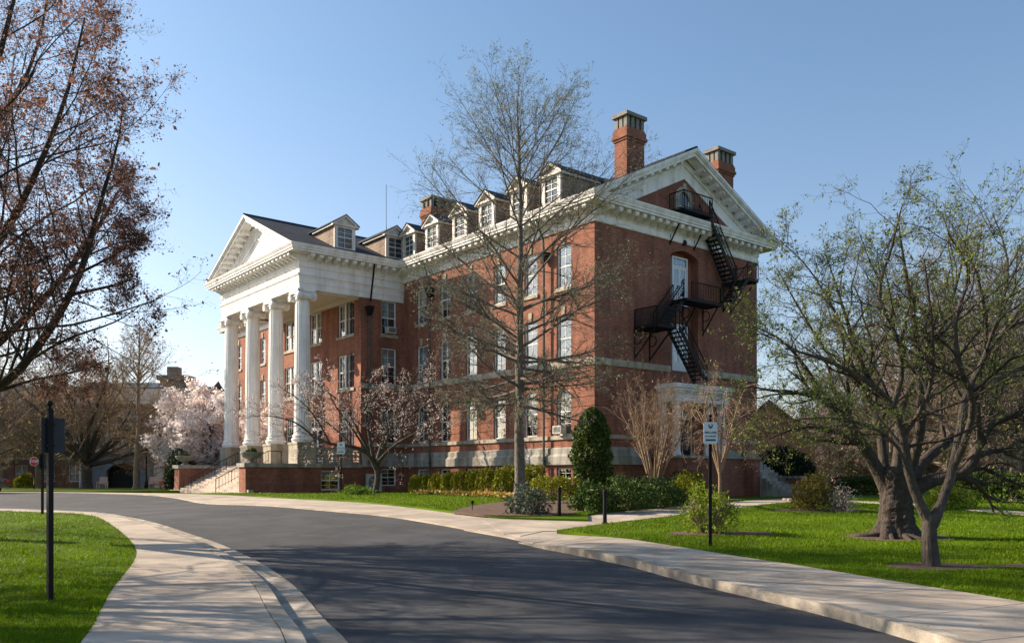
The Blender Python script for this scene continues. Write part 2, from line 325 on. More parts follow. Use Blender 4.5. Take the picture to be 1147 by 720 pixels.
sheet('pavement',[(-1.2,21.3),(-.1,19.5),(.45,18.3),(1.7,20.2),(.9,22.0),(-.6,23.0)],.028,M['concrete'],skirt=.05)
LAWN_R=[tuple(q) for q in RL[2:]][::-1]+[tuple(q) for q in WALKN[12:]]+[(18,37),(24,34),(40,30),(40,.5)]
sheet('lawn',LAWN_R,.12,M['grass'])
PATH=smoothpoly([(12.5,38),(13.2,34.5),(13.9,31),(14.6,27.5),(15.4,24),(17.2,17),(19,10)],5)
slabs('path',offset_line(PATH,.5).tolist(),offset_line(PATH,-.5).tolist(),.14,M['concrete'],sl=1.5,skirt=.1)
sheet('lawn',[(16,39.5),(24,36),(60,32),(90,60),(60,90),(22,62),(14.5,43)],.12,M['grass'])
LAWN_F=[tuple(q) for q in LAWNFAR if q[1]<52]+[(-16,52),(-12,54),(-8,58),(4,44.2),(10,40.5),(9.5,37.5)]+[tuple(q) for q in WALKF[::-1] if 25.3<q[1]<37]
sheet('lawn',LAWN_F,.10,M['grass'])
sheet('lawn',[tuple(q) for q in LAWNFAR if q[1]>57]+[(-70,70),(-70,92),(-24,92),(-22,66),(-22,61)],.10,M['grass'])
BED=smoothpoly(lift([(-1.95,27.9),(-.86,26.3),(.2,26.0),(1.2,26.1),(2.2,27.5),(3.5,29.8),(6.1,33.4),(8.2,36.6),(10.5,39.4),(8.5,40.5),(5,39.5),(2.6,38),(.5,37.5),(-.8,34),(-1.6,30.5),(-1.95,27.9)],.07),5)[:-1]
sheet('mulch_bed',BED,.125,M['soil'],skirt=.06)
def ellipse(cx,cy,a,b,n=28,j=.12):
    return [(cx+a*math.cos(t)*(1+random.uniform(-j,j)),cy+b*math.sin(t)*(1+random.uniform(-j,j))) for t in [2*math.pi*i/n for i in range(n)]]
for e in ((4.75,19.4,1.25,.55),(6.9,13.8,.9,.5),(9.4,13.9,1.6,.35),(8.4,18.6,1.15,.9),(9.6,26.6,1.5,.8)):
    sheet('mulch_bed',ellipse(*e),.13,M['soil'],skirt=.03,step=.8)
# grass blades
def grass(name,poly,ymin,ymax,n,hgt,seed,xr=None):
    rg=np.random.default_rng(seed); u=rg.random(n); Y=1/(1/ymin+u*(1/ymax-1/ymin)); X=(rg.random(n)*1.26-.63)*Y
    k=inpoly(X,Y,poly)
    for e in MULCH: k&=~inpoly(X,Y,e)
    X=X[k]; Y=Y[k]; n=len(X)
    Z=gzv(X,Y)+.11; h=hgt*(.55+.8*rg.random(n))*(1+.3*np.sin(X*3.1+np.sin(Y*2.3)*2)); w=.0035+.00035*Y
    a=rg.random(n)*6.283; lx=rg.normal(0,.45,n)*h; ly=rg.normal(0,.45,n)*h
    v=np.empty((n,3,3)); v[:,0]=np.stack([X-np.cos(a)*w,Y-np.sin(a)*w,Z],1); v[:,1]=np.stack([X+np.cos(a)*w,Y+np.sin(a)*w,Z],1); v[:,2]=np.stack([X+lx,Y+ly,Z+h],1)
    f=np.arange(n*3).reshape(n,3); return tag(npmesh(name,[(v,f)],M['blade']),kind='stuff',label='short mown green lawn grass',cat='grass')
MULCH=[ellipse(4.75,19.4,1.2,.5,j=0),ellipse(6.9,13.8,.85,.45,j=0),ellipse(9.4,13.9,1.55,.33,j=0),ellipse(8.4,18.6,1.1,.85,j=0),ellipse(9.6,26.6,1.4,.75,j=0)]
grass('grass',LAWN_L,7.5,33,330000,.05,1)
grass('grass',LAWN_R,9,40,420000,.05,2)
MULCH=[BED]
grass('grass',LAWN_F,25,52,120000,.05,3)
def litter(name,poly,ymin,ymax,n,z,size,m,seed,label):
    rg=np.random.default_rng(seed); u=rg.random(n); Y=1/(1/ymin+u*(1/ymax-1/ymin)); X=(rg.random(n)*1.26-.63)*Y; k=inpoly(X,Y,poly); X=X[k]; Y=Y[k]; n=len(X); Z=gzv(X,Y)+z; a=rg.random(n)*6.28; s=size*(.5+rg.random(n)); t=rg.normal(0,.3,(n,2))
    v=np.empty((n,4,3))
    for i,(dx,dy) in enumerate(((1,0),(0,.5),(-1,0),(0,-.5))): v[:,i]=np.stack([X+s*(dx*np.cos(a)-dy*np.sin(a)),Y+s*(dx*np.sin(a)+dy*np.cos(a)),Z+.006+s*.3*(dx*t[:,0]+dy*t[:,1])*(i%2==0)],1)
    return tag(npmesh(name,[(v.reshape(-1,3),np.arange(n*4).reshape(n,4))],m),label,'leaves',kind='stuff')
M['litter']=leafmat('dry_leaf',(.16,.085,.04),.3,.5,.2)
litter('fallen_leaves',[tuple(q) for q in RL]+[tuple(q) for q in rk[::-1]],7,20,220,.14,.018,M['litter'],11,'scattered dry leaf bits on the right pavement')
litter('fallen_leaves',[tuple(q) for q in RK]+[tuple(q-np.array([.35,.1])) for q in rk[::-1]],7,20,2600,.003,.016,M['litter'],12,'dry leaf bits collected in the gutter under the right kerb')
litter('fallen_leaves',LAWN_R,9,30,900,.16,.025,M['litter'],13,'dry leaf bits scattered over the right lawn')
M['urn']=mat('urn_stone',(.20,.19,.17),.85,.3,5)
# ------------------------------------------------------------------ the hall (local x along the gable, local y along the long facade)
HALL=empty('brick_hall',(4.27,44.1,0),'three storey red brick hall with white columned portico and black fire escape','building',rz=math.atan2(.6301,.7765))
D1=np.array([-.6301,.7765]); D2=np.array([.7765,.6301])
def HW(x,y): return (4.27+x*D2[0]+y*D1[0],44.1+x*D2[1]+y*D1[1])
LEN=50.5; WID=14.1; GB=.45
def arcpts(s,w,zs,zt,rise,n=8):
    """top outline of an opening from left spring to right spring"""
    if rise<=0: return [(s-w/2,zt),(s+w/2,zt)]
    r=(w*w/4+rise*rise)/(2*rise); cz=zt-r; a=math.asin(min(1,w/2/r)); 
    return [(s+r*math.sin(-a+2*a*i/n),cz+r*math.cos(-a+2*a*i/n)) for i in range(n+1)]
def panel(mb,Pf,s0,s1,z0,z1,ops,grooves=(),depth=.22):
    sb=sorted({s0,s1}|{round(v,4) for o in ops for v in (o[0]-o[1]/2,o[0]+o[1]/2) if s0<v<s1}); gw=.035
    zb=sorted({z0,z1}|{round(v,4) for o in ops for v in (o[2],o[3]) if z0<v<z1}|{round(v,4) for g in grooves for v in (g,g+gw) if z0<v<z1})
    def isg(z): return any(g<z<g+gw for g in grooves)
    for i in range(len(sb)-1):
        for j in range(len(zb)-1):
            sm=(sb[i]+sb[i+1])/2; zm=(zb[j]+zb[j+1])/2
            if any(abs(sm-o[0])<o[1]/2 and o[2]<zm<o[3] for o in ops): continue
            o=-.03 if isg(zm) else 0
            mb.poly([Pf(sb[i],zb[j],o),Pf(sb[i+1],zb[j],o),Pf(sb[i+1],zb[j+1],o),Pf(sb[i],zb[j+1],o)])
            if o: 
                for z in (zb[j],zb[j+1]): mb.poly([Pf(sb[i],z,0),Pf(sb[i+1],z,0),Pf(sb[i+1],z,o),Pf(sb[i],z,o)])
    for (s,w,zs,zt,rise) in ops:
        top=arcpts(s,w,zs,zt,rise); ol=[(s-w/2,zs)]+top+[(s+w/2,zs)]
        for a,b in zip(ol,ol[1:]+ol[:1]): mb.poly([Pf(*a,0),Pf(*b,0),Pf(*b,-depth),Pf(*a,-depth)])
        if rise>0:
            for a,b in zip(top,top[1:]): mb.poly([Pf(*a,0),Pf(*b,0),Pf(b[0],zt,0),Pf(a[0],zt,0)])
def FW(x0): return lambda s,z,o: (x0-o,s,z)     # wall facing -x, s = y
def FG(y0): return lambda s,z,o: (s,y0-o,z)     # wall facing -y, s = x
def FE(x0): return lambda s,z,o: (x0+o,s,z)
def FN(y0): return lambda s,z,o: (s,y0+o,z)
WINC={}
def window(parent,x,y,z,w,h,rise=0,rot=0.,blind=.5,cols=3,sill=True,key=True,name='window',rows=2):
    k=(round(w,2),round(h,2),rise,blind,cols,sill,key,rows)
    if k in WINC:
        o=copy_tree(WINC[k],parent); o.location=(x,y,z); o.rotation_euler=(0,0,rot); return o
    mb=MB(); t=.075; hs=h-rise; cols=2 if cols==3 else cols
    mb.box(-w/2,-w/2+t,.10,.2,0,hs); mb.box(w/2-t,w/2,.10,.2,0,hs); mb.box(-w/2+t,w/2-t,.10,.2,0,t)
    top=arcpts(0,w,0,h,rise)
    for a,b in zip(top,top[1:]):
        if rise<=0: mb.box(-w/2,w/2,.10,.2,h-t,h)
        else: mb.prism([(a[0],.10,a[1]),(b[0],.10,b[1]),(b[0]*.88,.10,b[1]-t),(a[0]*.88,.10,a[1]-t)],(0,.1,0))
    mb.box(-w/2+t,w/2-t,.12,.19,h*.5-.035,h*.5+.035)
    for c in range(1,cols):
        xx=-w/2+w*c/cols; mb.box(xx-.014,xx+.014,.145,.175,t,h-t-(rise*.35 if rise else 0))
    for q in [.25,.75]: mb.box(-w/2+t,w/2-t,.147,.173,h*q-.01,h*q+.01)
    o=mb.build(name,M['white_frame'],parent); o.location=(x,y,z); o.rotation_euler=(0,0,rot)
    g=MB(); g.poly([(-w/2+.03,.16,.03)]+[(p[0]*.97,.16,p[1]-.02) for p in top[::-1]][::-1]+[(w/2-.03,.16,.03)]) if False else g.poly([(-w/2+.03,.16,.03),(w/2-.03,.16,.03)]+[(p[0]*.97,.16,p[1]-.02) for p in top[::-1]])
    g.build('pane',M['glass'],o)
    if blind>0:
        b=MB(); zt=h-.08-(rise if rise else 0); b.box(-w/2+.09,w/2-.09,.235,.245,h*(1-blind),zt if rise else h-.08); b.build('blind',M['blind'],o)
    d=MB(); d.box(-w/2+.01,w/2-.01,.55,.58,.01,h-.01)
    for (a,b2) in ((-w/2+.005,-w/2+.03),(w/2-.03,w/2-.005)): d.box(a,b2,.24,.55,.01,h-.01)
    d.box(-w/2+.03,w/2-.03,.24,.55,.01,.03); d.build('room_recess',M['dark'],o)
    if sill:
        s=MB(); s.box(-w/2-.1,w/2+.1,-.09,.1,-.2,-.003); s.build('sill',M['stone'],o)
    if key:
        s=MB(); s.prism([(-.1,-.06,h+.02),(.1,-.06,h+.02),(.15,-.06,h+.5),(-.15,-.06,h+.5)],(0,.055,0)); s.build('keystone',M['stone'],o)
    WINC[k]=o; return o
BAYS=[2.35,5.1,7.95,10.75,13.55,16.3]
BW=BAYS+[LEN-b for b in BAYS]
G1=[2.30+.5*i for i in range(2)]+[4.4+.5*i for i in range(6)]
GR=[.8,1.3]
# walls ---------------------------------------------------------------
wl=MB()
ops=[]
for b in BW: ops+= [(b,1.15,.95,2.1,0),(b,1.15,3.85,6.4,.5),(b,1.15,7.84,10.3,0),(b,1.15,11.8,14.1,0)]
ops=[o for o in ops]
for (a,b) in ((0,18.6),(31.9,LEN)):
    panel(wl,FW(0),a,b,GB-.3,14.9,[o for o in ops if a<o[0]<b],[1.0,1.5,2.0]+[4.3+.5*i for i in range(7)])
# pavilion behind the columns
PX=-3.3; PC=(18.6+31.9)/2
pw=[(PC-4.35,1.9),(PC,1.9),(PC+4.35,1.9)]
po=[]
for s,w in pw: po+=[(s,w,11.2,13.4,0),(s,w,7.6,9.9,0)]
po+=[(PC-4.35,1.5,3.3,6.1,0),(PC+4.35,1.5,3.3,6.1,0),(PC,2.2,2.45,5.9,0),(20.0,.95,11.2,13.4,0),(20.0,.95,7.6,9.9,0),(20.0,.95,3.3,6.1,0)]
po=[o for o in po if abs(o[0]-(PC-4.35))>.1 or o[1]>1.4]
panel(wl,FW(PX),18.6,31.9,2.3,13.6,po)
so=[(-1.15,1.15,1.0,2.15,0),(-1.15,1.15,3.85,6.4,.3),(-1.15,1.15,7.84,10.3,0),(-1.15,1.15,11.2,13.5,0)]
panel(wl,FG(18.6),PX,0,GB-.3,13.6,so,[1.0,1.5,2.0]+[4.3+.5*i for i in range(6)])
panel(wl,FN(31.9),PX,0,GB-.3,13.6,[])
# gable wall with central recess
RC=7.175
panel(wl,FG(0),0,WID,GB-.3,14.9,[(RC,2.43,7.6,14.45,.35),(RC,1.7,2.6,5.6,0)],[1.0,1.5,2.0]+[4.3+.5*i for i in range(6)],depth=.5)
wl.poly([(RC-1.215,.5,7.6),(RC+1.215,.5,7.6),(RC+1.215,.5,14.45),(RC-1.215,.5,14.45)])
wl.poly([(WID,0,0),(WID,LEN,0),(WID,LEN,14.9),(WID,0,14.9)]); wl.poly([(0,LEN,0),(WID,LEN,0),(WID,LEN,14.9),(0,LEN,14.9)])
def slope_z(x): return 16.1+.49*(x+.9) if x<RC-.1 else 16.1+.49*(WID+.9-x)
wl.poly([(0.0,.003,14.9),(WID,.003,14.9),(WID,.003,16.2),(RC,.003,19.6),(0,.003,16.2)]); wl.poly([(0.0,LEN,14.9),(WID,LEN,14.9),(WID,LEN,16.2),(RC,LEN,19.6),(0,LEN,16.2)])
wl.build('wall',M['brick'],HALL)
# stone courses: (path around exposed walls)
def sweep(mb,path,prof,closed=False):
    P=[Vector((p[0],p[1])) for p in path]; n=len(P); rings=[]
    for i in range(n):
        a=P[i-1] if (i>0 or closed) else None; c=P[(i+1)%n] if (i<n-1 or closed) else None
        def nor(u,v):
            d=(v-u).normalized(); return Vector((-d.y,d.x))
        if a is None: m=nor(P[i],c)
        elif c is None: m=nor(a,P[i])
        else:
            n1,n2=nor(a,P[i]),nor(P[i],c); m=(n1+n2); m=m/m.dot(n1)
        rings.append([(P[i].x+m.x*o,P[i].y+m.y*o,z) for o,z in prof])
    k=len(prof); vs=[v for r in rings for v in r]; fs=[]
    for i in range(n if closed else n-1):
        j=(i+1)%n
        for q in range(k-1): fs.append((i*k+q,j*k+q,j*k+q+1,i*k+q+1))
    mb.add(vs,fs)
PATH1=[(WID,0),(0,0),(0,18.6),(PX,18.6)]
PATH2=[(PX,31.9),(0,31.9),(0,LEN)]
def course(name,prof,m,gap=None):
    for pa in ([[(WID,0),(gap[1],0)],[(gap[0],0),(0,0),(0,18.6),(PX,18.6)]] if gap else [PATH1])+[PATH2]:
        mb=MB(); sweep(mb,pa,prof); mb.build(name,m,HALL)
course('water_table',[(0,2.26),(.17,2.26),(.17,2.72),(.09,2.84),(.09,3.14),(0,3.2)],M['stone_grey'],(RC-3.2,RC+3.2))
course('sill_course',[(0,3.62),(.1,3.62),(.1,3.82),(0,3.84)],M['stone'],(RC-2.4,RC+2.4))
course('string_course',[(0,7.46),(.09,7.46),(.12,7.6),(.12,7.8),(0,7.83)],M['stone'],(RC-1.3,RC+1.3))
# entablature and cornice
XP=-7.66
ENT=[(WID,LEN),(WID,0),(0,0),(0,18.6),(XP,18.6),(XP,31.9),(0,31.9),(0,LEN)]
mb=MB(); sweep(mb,ENT,[(0,14.84),(.07,14.84),(.10,14.92),(.10,14.98),(.055,15.0),(.055,15.2),(.10,15.24),(.10,15.64),(.84,15.645),(.84,15.74),(.90,15.78),(.90,15.86),(.93,15.90),(.99,16.02),(1.0,16.09),(.9,16.10),(0,16.14)],True)
mb.build('cornice',M['white'],HALL)
md=MB()
def modillion(mb,c,t,n,zt):
    """block under the soffit, scrolled front"""
    c=Vector((c[0],c[1],0)); t=Vector((t[0],t[1],0))*.14; n=Vector((n[0],n[1],0))
    pr=[(.10,zt+.05),(.74,zt+.05),(.74,zt-.10),(.68,zt-.17),(.5,zt-.15),(.3,zt-.26),(.10,zt-.32)]
    a=[tuple(c-t+n*o+Vector((0,0,z))) for o,z in pr]; mb.prism(a,tuple(t*2))
n=len(ENT)
for i in range(n-1):
    a,b=Vector(ENT[i]),Vector(ENT[i+1]); d=(b-a); L=d.length; d.normalize(); nn=(-d.y,d.x)
    if i==0: continue
    k=int(round(L/.61)); md=MB()
    for j in range(k+1):
        p=a+d*(L*j/k)
        if 0<j<k or i in (2,4): modillion(md,p+d*(.06 if j==0 else -.06 if j==k else 0),(d.x,d.y),nn,15.58)
    md.build('modillion_row',M['white'],HALL)
# portico architrave (deeper than the hall's)
ar=MB(); AP=[(PX+.02,18.6),(XP,18.6),(XP,31.9),(PX+.02,31.9)]
sweep(ar,[(0,18.6),(XP,18.6),(XP,31.9),(0,31.9)],[(-.95,13.5),(0.02,13.5),(.02,13.86),(.05,13.87),(.05,14.2),(.08,14.21),(.08,14.27),(.15,14.36),(.15,14.44),(.015,14.46),(.015,14.9)])
ar.poly([(XP+.95,19.55,13.5),(XP+.95,30.95,13.5),(XP+.95,30.95,14.6),(XP+.95,19.55,14.6)])
ar.build('architrave',M['white'],HALL)
cl=MB(); cl.box(XP+.96,PX-.02,19.56,30.94,13.62,13.7); cl.box(PX-.32,PX-.01,18.9,31.6,13.38,13.61); cl.build('porch_ceiling',M['cream'],HALL)
# pediments
def pediment(Pf,sc,hw,ze,za,tymp,wall_o):
    """Pf(s,z,o); hw half width at the crown, ze eave, za apex"""
    k=(za-ze)/hw; crown=MB(); blk=MB(); ty=MB()
    def band(mb,d0,d1,o0,o1):      # between vertical drops d0,d1 below the slope line
        for sg in (-1,1):
            e0=sc+sg*hw; 
            pts=[]
            for d in (d0,d1):
                zb=ze+.0; # clip at the horizontal cornice top
                s_=hw-(max(0,(ze+.02)-(ze-d))/k) if d>0 else hw
                pts.append((d,s_))
            q=[(sc,za-d0),(sc+sg*pts[0][1],za-d0-k*pts[0][1]),(sc+sg*pts[1][1],za-d1-k*pts[1][1]),(sc,za-d1)]
            a=[Pf(s,z,o0) for s,z in q]; b=[Pf(s,z,o1) for s,z in q]
            mb.hexa([a[0],a[1],a[2],a[3],b[0],b[1],b[2],b[3]])
    band(crown,0,.16,.2,1.0); band(crown,.16,.24,.2,.94); band(crown,.24,.42,.2,.86)
    band(crown,.42,.80,wall_o,.14); band(crown,.80,1.42,wall_o,.06); band(crown,1.42,1.5,wall_o,.10)
    cr=crown.build('raking_cornice',M['white'],HALL)
    m=int(hw/.61)
    for sg in (-1,1):
        blk=MB()
        for i in range(1,m-1):
            s=sc+sg*(.35+i*.61); h=.115
            zz=lambda s_,dd: za-k*abs(s_-sc)-dd
            if zz(s,.72)<ze+.1: continue
            q=[(s-h,zz(s-h,.42)),(s+h,zz(s+h,.42)),(s+h,zz(s+h,.64)),(s-h,zz(s-h,.64))]
            q2=[(s-h,zz(s-h,.42)),(s+h,zz(s+h,.42)),(s+h,zz(s+h,.55)),(s-h,zz(s-h,.55))]
            a=[Pf(u,z,.14) for u,z in q]; b=[Pf(u,z,.74) for u,z in q2]; blk.hexa(a+b)
        blk.build('raking_modillion_row',M['white'],HALL)
pediment(FG(0),RC-.125,7.175+.875,16.08,20.02,None,.01)
pediment(FW(XP),PC,7.55,16.08,19.5,None,.01)
tp=MB(); tp.poly([(XP,PC-7,15.9),(XP,PC+7,15.9),(XP,PC,19.2)]); tp.build('tympanum',M['white'],HALL)
# roof
rf=MB(); xr=7.05
def rz(x): return 16.1+.49*(x+1.0) if x<=xr else 16.1+.49*(15.1-x)
ZR=rz(xr)
rf.poly([(-1.0,-1.0,16.1),(xr,-1.0,ZR),(xr,LEN+1,ZR),(-1,LEN+1,16.1)]); rf.poly([(15.1,-1.0,16.1),(15.1,LEN+1,16.1),(xr,LEN+1,ZR),(xr,-1,ZR)])
kp=(19.52-16.1)/7.65; xi=(19.52-16.1)/.49-1.0
for sg in (-1,1): rf.poly([(XP-1.0,PC+sg*7.65,16.1),(-1.0,PC+sg*7.65,16.1),(xi,PC,19.52),(XP-1.0,PC,19.52)])
rf.build('roof',M['slate'],HALL)
rg=MB(); rg.bar((XP-1,PC,19.53),(xi,PC,19.53),.12); rg.bar((xr,-1,ZR+.01),(xr,LEN+1,ZR+.01),.12); rg.build('ridge_cap',M['slate'],HALL)
# dormers
DORM={}
def dormer(x,y,z,rot,shade=False):
    if 'd' in DORM:
        o=copy_tree(DORM['d'],HALL); o.location=(x,y,z); o.rotation_euler=(0,0,rot); return o
    w=1.5; h=1.55; ha=.55; b=4.0; mb=MB()
    # front with opening
    mb.box(-w/2,-w/2+.24,0,.12,-.3,h); mb.box(w/2-.24,w/2,0,.12,-.3,h); mb.box(-w/2+.24,w/2-.24,0,.12,h-.22,h); mb.box(-w/2+.24,w/2-.24,0,.12,-.3,.08)
    mb.prism([(-w/2,.02,h),(w/2,.02,h),(0,.02,h+ha)],(0,.1,0))
    for sg in (-1,1):
        mb.hexa([(0,-.16,h+ha-.06),(sg*(w/2+.2),-.16,h-.15),(sg*(w/2+.2),.1,h-.15),(0,.1,h+ha-.06),(0,-.16,h+ha+.08),(sg*(w/2+.2),-.16,h-.01),(sg*(w/2+.2),.1,h-.01),(0,.1,h+ha+.08)])
    mb.box(-w/2-.14,w/2+.14,-.12,0,h-.1,h+.02)
    for sg in (-1,1): mb.box(sg*(w/2+.09)-.08,sg*(w/2+.09)+.08,.1,h/.49-.3,h-.13,h-.02)
    o=mb.build('dormer',M['dormer_white'],HALL); o.location=(x,y,z); o.rotation_euler=(0,0,rot)
    s=MB()
    for sg in (-1,1): s.poly([(sg*w/2*.99,.12,-.4),(sg*w/2*.99,.12,h),(sg*w/2*.99,h/.45+.3,h),(sg*w/2*.99,h/.45+.3,h-.2)])
    s.build('dormer_cheek',M['shingle'],o)
    r=MB()
    for sg in (-1,1): r.hexa([(0,-.2,h+ha+.08),(sg*(w/2+.24),-.2,h-.02),(sg*(w/2+.24),b+.4,h-.02),(0,b+.8,h+ha+.08),(0,-.2,h+ha+.13),(sg*(w/2+.24),-.2,h+.03),(sg*(w/2+.24),b+.4,h+.03),(0,b+.8,h+ha+.13)])
    r.build('dormer_roof',M['slate'],o)
    f=MB(); ww=w-.48; 
    f.box(-ww/2,ww/2,.05,.1,.72,.78); f.box(-.015,.015,.06,.09,.08,h-.22)
    for q in (.4,1.05): f.box(-ww/2,ww/2,.06,.09,q-.012,q+.012)
    f.build('dormer_sash',M['white_frame'],o)
    p=MB(); p.box(-ww/2,ww/2,.10,.115,.08,h-.22); p.build('dormer_pane',mat('dormer_glass',(.05,.06,.065),.08,spec=.9),o)
    DORM['d']=o; return o
for u in (2.7,5.45,8.4,11.15,14.2,16.95): dormer(-.62,u,16.28,-math.pi/2)
for u in (2.7,5.45,8.4,11.15,14.2): dormer(-.62,LEN-u,16.28,-math.pi/2)
for x in (-4.7,-.9): dormer(x,18.6-.45,16.34,0)
# windows
rnd=random.Random(4)
BL=(.5,.35,.62,0,.5,.8)
for i,b in enumerate(BW):
    window(HALL,0,b,3.85,1.15,2.55,.5,-math.pi/2,blind=0,cols=2,sill=False,key=False)
    window(HALL,0,b,7.84,1.15,2.46,0,-math.pi/2,blind=(.9,.5,.3,.62,.5,.4)[i%6],sill=False)
    window(HALL,0,b,11.8,1.15,2.3,0,-math.pi/2,blind=(.35,.62,.75,.5,.62,.5)[i%6],sill=True)
    window(HALL,0,b,.95,1.15,1.15,0,-math.pi/2,blind=.3 if i%2 else 0,cols=2,sill=False,key=False)
for s,w in pw:
    for z,h in ((11.2,2.2),(7.6,2.3)): 
        o=window(HALL,PX,s,z,w,h,0,-math.pi/2,blind=.55,cols=4,key=False)
for z,h in ((11.2,2.2),(7.6,2.3),(3.3,2.8)): window(HALL,PX,20.0,z,.95,h,0,-math.pi/2,blind=.55,cols=2,key=False)
for s in (PC-4.35,PC+4.35): window(HALL,PX,s,3.3,1.9 if s<PC else 1.5,2.8,0,-math.pi/2,blind=.3,cols=4,key=False)
for z,h,r in ((.998,1.15,0),(3.85,2.55,.3),(7.84,2.46,0),(11.2,2.3,0)):
    window(HALL,-1.15,18.6,z,1.15,h,r,0,blind=.5 if z>3 else 0,sill=z>1,key=False)
# mullion bars on the paired windows
mb=MB()
for s,w in pw:
    for z,h in ((11.2,2.2),(7.6,2.3)): mb.box(PX+.08,PX+.2,s-.09,s+.09,z+.05,z+h-.05)
mb.build('window_mullion',M['white_frame'],HALL)
def door(x,y,z,w,h,rot,name='door',transom=.6,leaf=None):
    mb=MB(); t=.09
    mb.box(-w/2,-w/2+t,0,.14,0,h); mb.box(w/2-t,w/2,0,.14,0,h); mb.box(-w/2+t,w/2-t,0,.14,h-t,h); mb.box(-w/2+t,w/2-t,.02,.12,h-transom,h-transom+.09)
    o=mb.build(name,M['white_frame'],HALL); o.location=(x,y,z); o.rotation_euler=(0,0,rot)
    l=MB(); ww=w-2*t; hh=h-transom
    for a,b in ((-ww/2,0),(0,ww/2)):
        l.box(a+.003,a+.1,.04,.1,.01,hh); l.box(b-.1,b-.003,.04,.1,.01,hh); l.box(a+.1,b-.1,.04,.1,.01,.55); l.box(a+.1,b-.1,.04,.1,hh-.12,hh); l.box(a+.1,b-.1,.05,.09,hh*.55,hh*.55+.05)
    for i in range(1,4): l.box(-ww/2+ww*i/4-.015,-ww/2+ww*i/4+.015,.05,.09,hh+.09,h-t)
    l.build('door_leaf',leaf or M['white_frame'],o)
    g=MB(); g.box(-ww/2,ww/2,.065,.075,.5,h-t); g.build('door_glass',M['glass'],o)
    d=MB(); d.box(-ww/2,ww/2,.3,.31,.05,h-t); d.build('room_recess',M['dark'],o)
    k=MB(); k.bar((-.09,.0,1.0),(-.09,.0,1.14),.03); k.build('door_handle',M['iron'],o)
    return o
door(RC,.33,11.42,1.35,2.75,0); door(RC,.33,7.62,1.35,2.7,0); door(RC,.15,2.62,1.7,2.95,0,transom=.7,leaf=M['dark']); door(PX+.12,PC,2.46,2.2,3.4,-math.pi/2,transom=.8)
# attic window with stone surround
aw=MB(); n_=12
for i in range(n_):
    a0=math.pi*i/n_; a1=math.pi*(i+1)/n_; ri,ro=.46,.78
    aw.prism([(RC-.125+ri*math.cos(a0),-.09,17.3+ri*math.sin(a0)),(RC-.125+ro*math.cos(a0),-.09,17.3+ro*math.sin(a0)),(RC-.125+ro*math.cos(a1),-.09,17.3+ro*math.sin(a1)),(RC-.125+ri*math.cos(a1),-.09,17.3+ri*math.sin(a1))],(0,.088,0))
for sg in (-1,1): aw.box(RC-.125+sg*.62-.16,RC-.125+sg*.62+.16,-.09,-.002,16.12,17.3); aw.box(RC-.125+sg*.66-.2,RC-.125+sg*.66+.2,-.12,-.092,17.2,17.36)
aw.prism([(RC-.225,-.14,17.75),(RC-.025,-.14,17.75),(RC+.005,-.14,18.25),(RC-.255,-.14,18.25)],(0,.137,0))
af=aw.build('attic_window',M['stone'],HALL)
f=MB(); f.box(RC-.585,RC-.525,-.05,-.01,16.12,17.3); f.box(RC+.275,RC+.335,-.05,-.01,16.12,17.3); f.box(RC-.525,RC+.275,-.05,-.01,16.9,16.97); f.box(RC-.145,RC-.105,-.045,-.015,16.97,17.7); f.build('sash',M['white_frame'],af)
g=MB(); g.poly([(RC-.56,-.008,16.12),(RC+.31,-.008,16.12)]+[(RC-.125+.46*math.cos(math.pi*i/10),-.008,17.3+.46*math.sin(math.pi*i/10)) for i in range(11)]); g.build('pane',bpy.data.materials['dormer_glass'],af)
# chimneys
def chimney(x0,x1,y0,y1,zb,zt):
    mb=MB(); mb.box(x0,x1,y0,y1,zb,zt-1.55); e=.1
    for k,(a,b,e) in enumerate(((zt-1.55,zt-1.42,.06),(zt-1.42,zt-1.25,.13),(zt-1.25,zt-.95,.08),(zt-.95,zt-.82,.03))): mb.box(x0-e,x1+e,y0-e,y1+e,a,b)
    o=mb.build('chimney',M['brick_chimney'],HALL)
    c=MB(); e=.02; nx=4 if x1-x0>1.2 else 3; ny=3
    for i in range(nx):
        for j in range(ny):
            if i in (0,nx-1) or j in (0,ny-1):
                cx=x0+.13+(x1-x0-.26)*i/(nx-1); cy=y0+.13+(y1-y0-.26)*j/(ny-1); c.box(cx-.12,cx+.12,cy-.12,cy+.12,zt-.82,zt-.2)
    c.box(x0-.12,x1+.12,y0-.12,y1+.12,zt-.2,zt); c.build('chimney_cap',M['urn'],o)
    d=MB(); d.box(x0+.3,x1-.3,y0+.3,y1-.3,zt-.82,zt-.21); d.build('flue',M['dark'],o)
    return o
chimney(4.0,5.45,1.5,2.45,17.3,22.1); chimney(12.2,13.75,1.5,2.45,16.2,22.1); chimney(6.0,8.3,24.2,25.6,18,23.6)
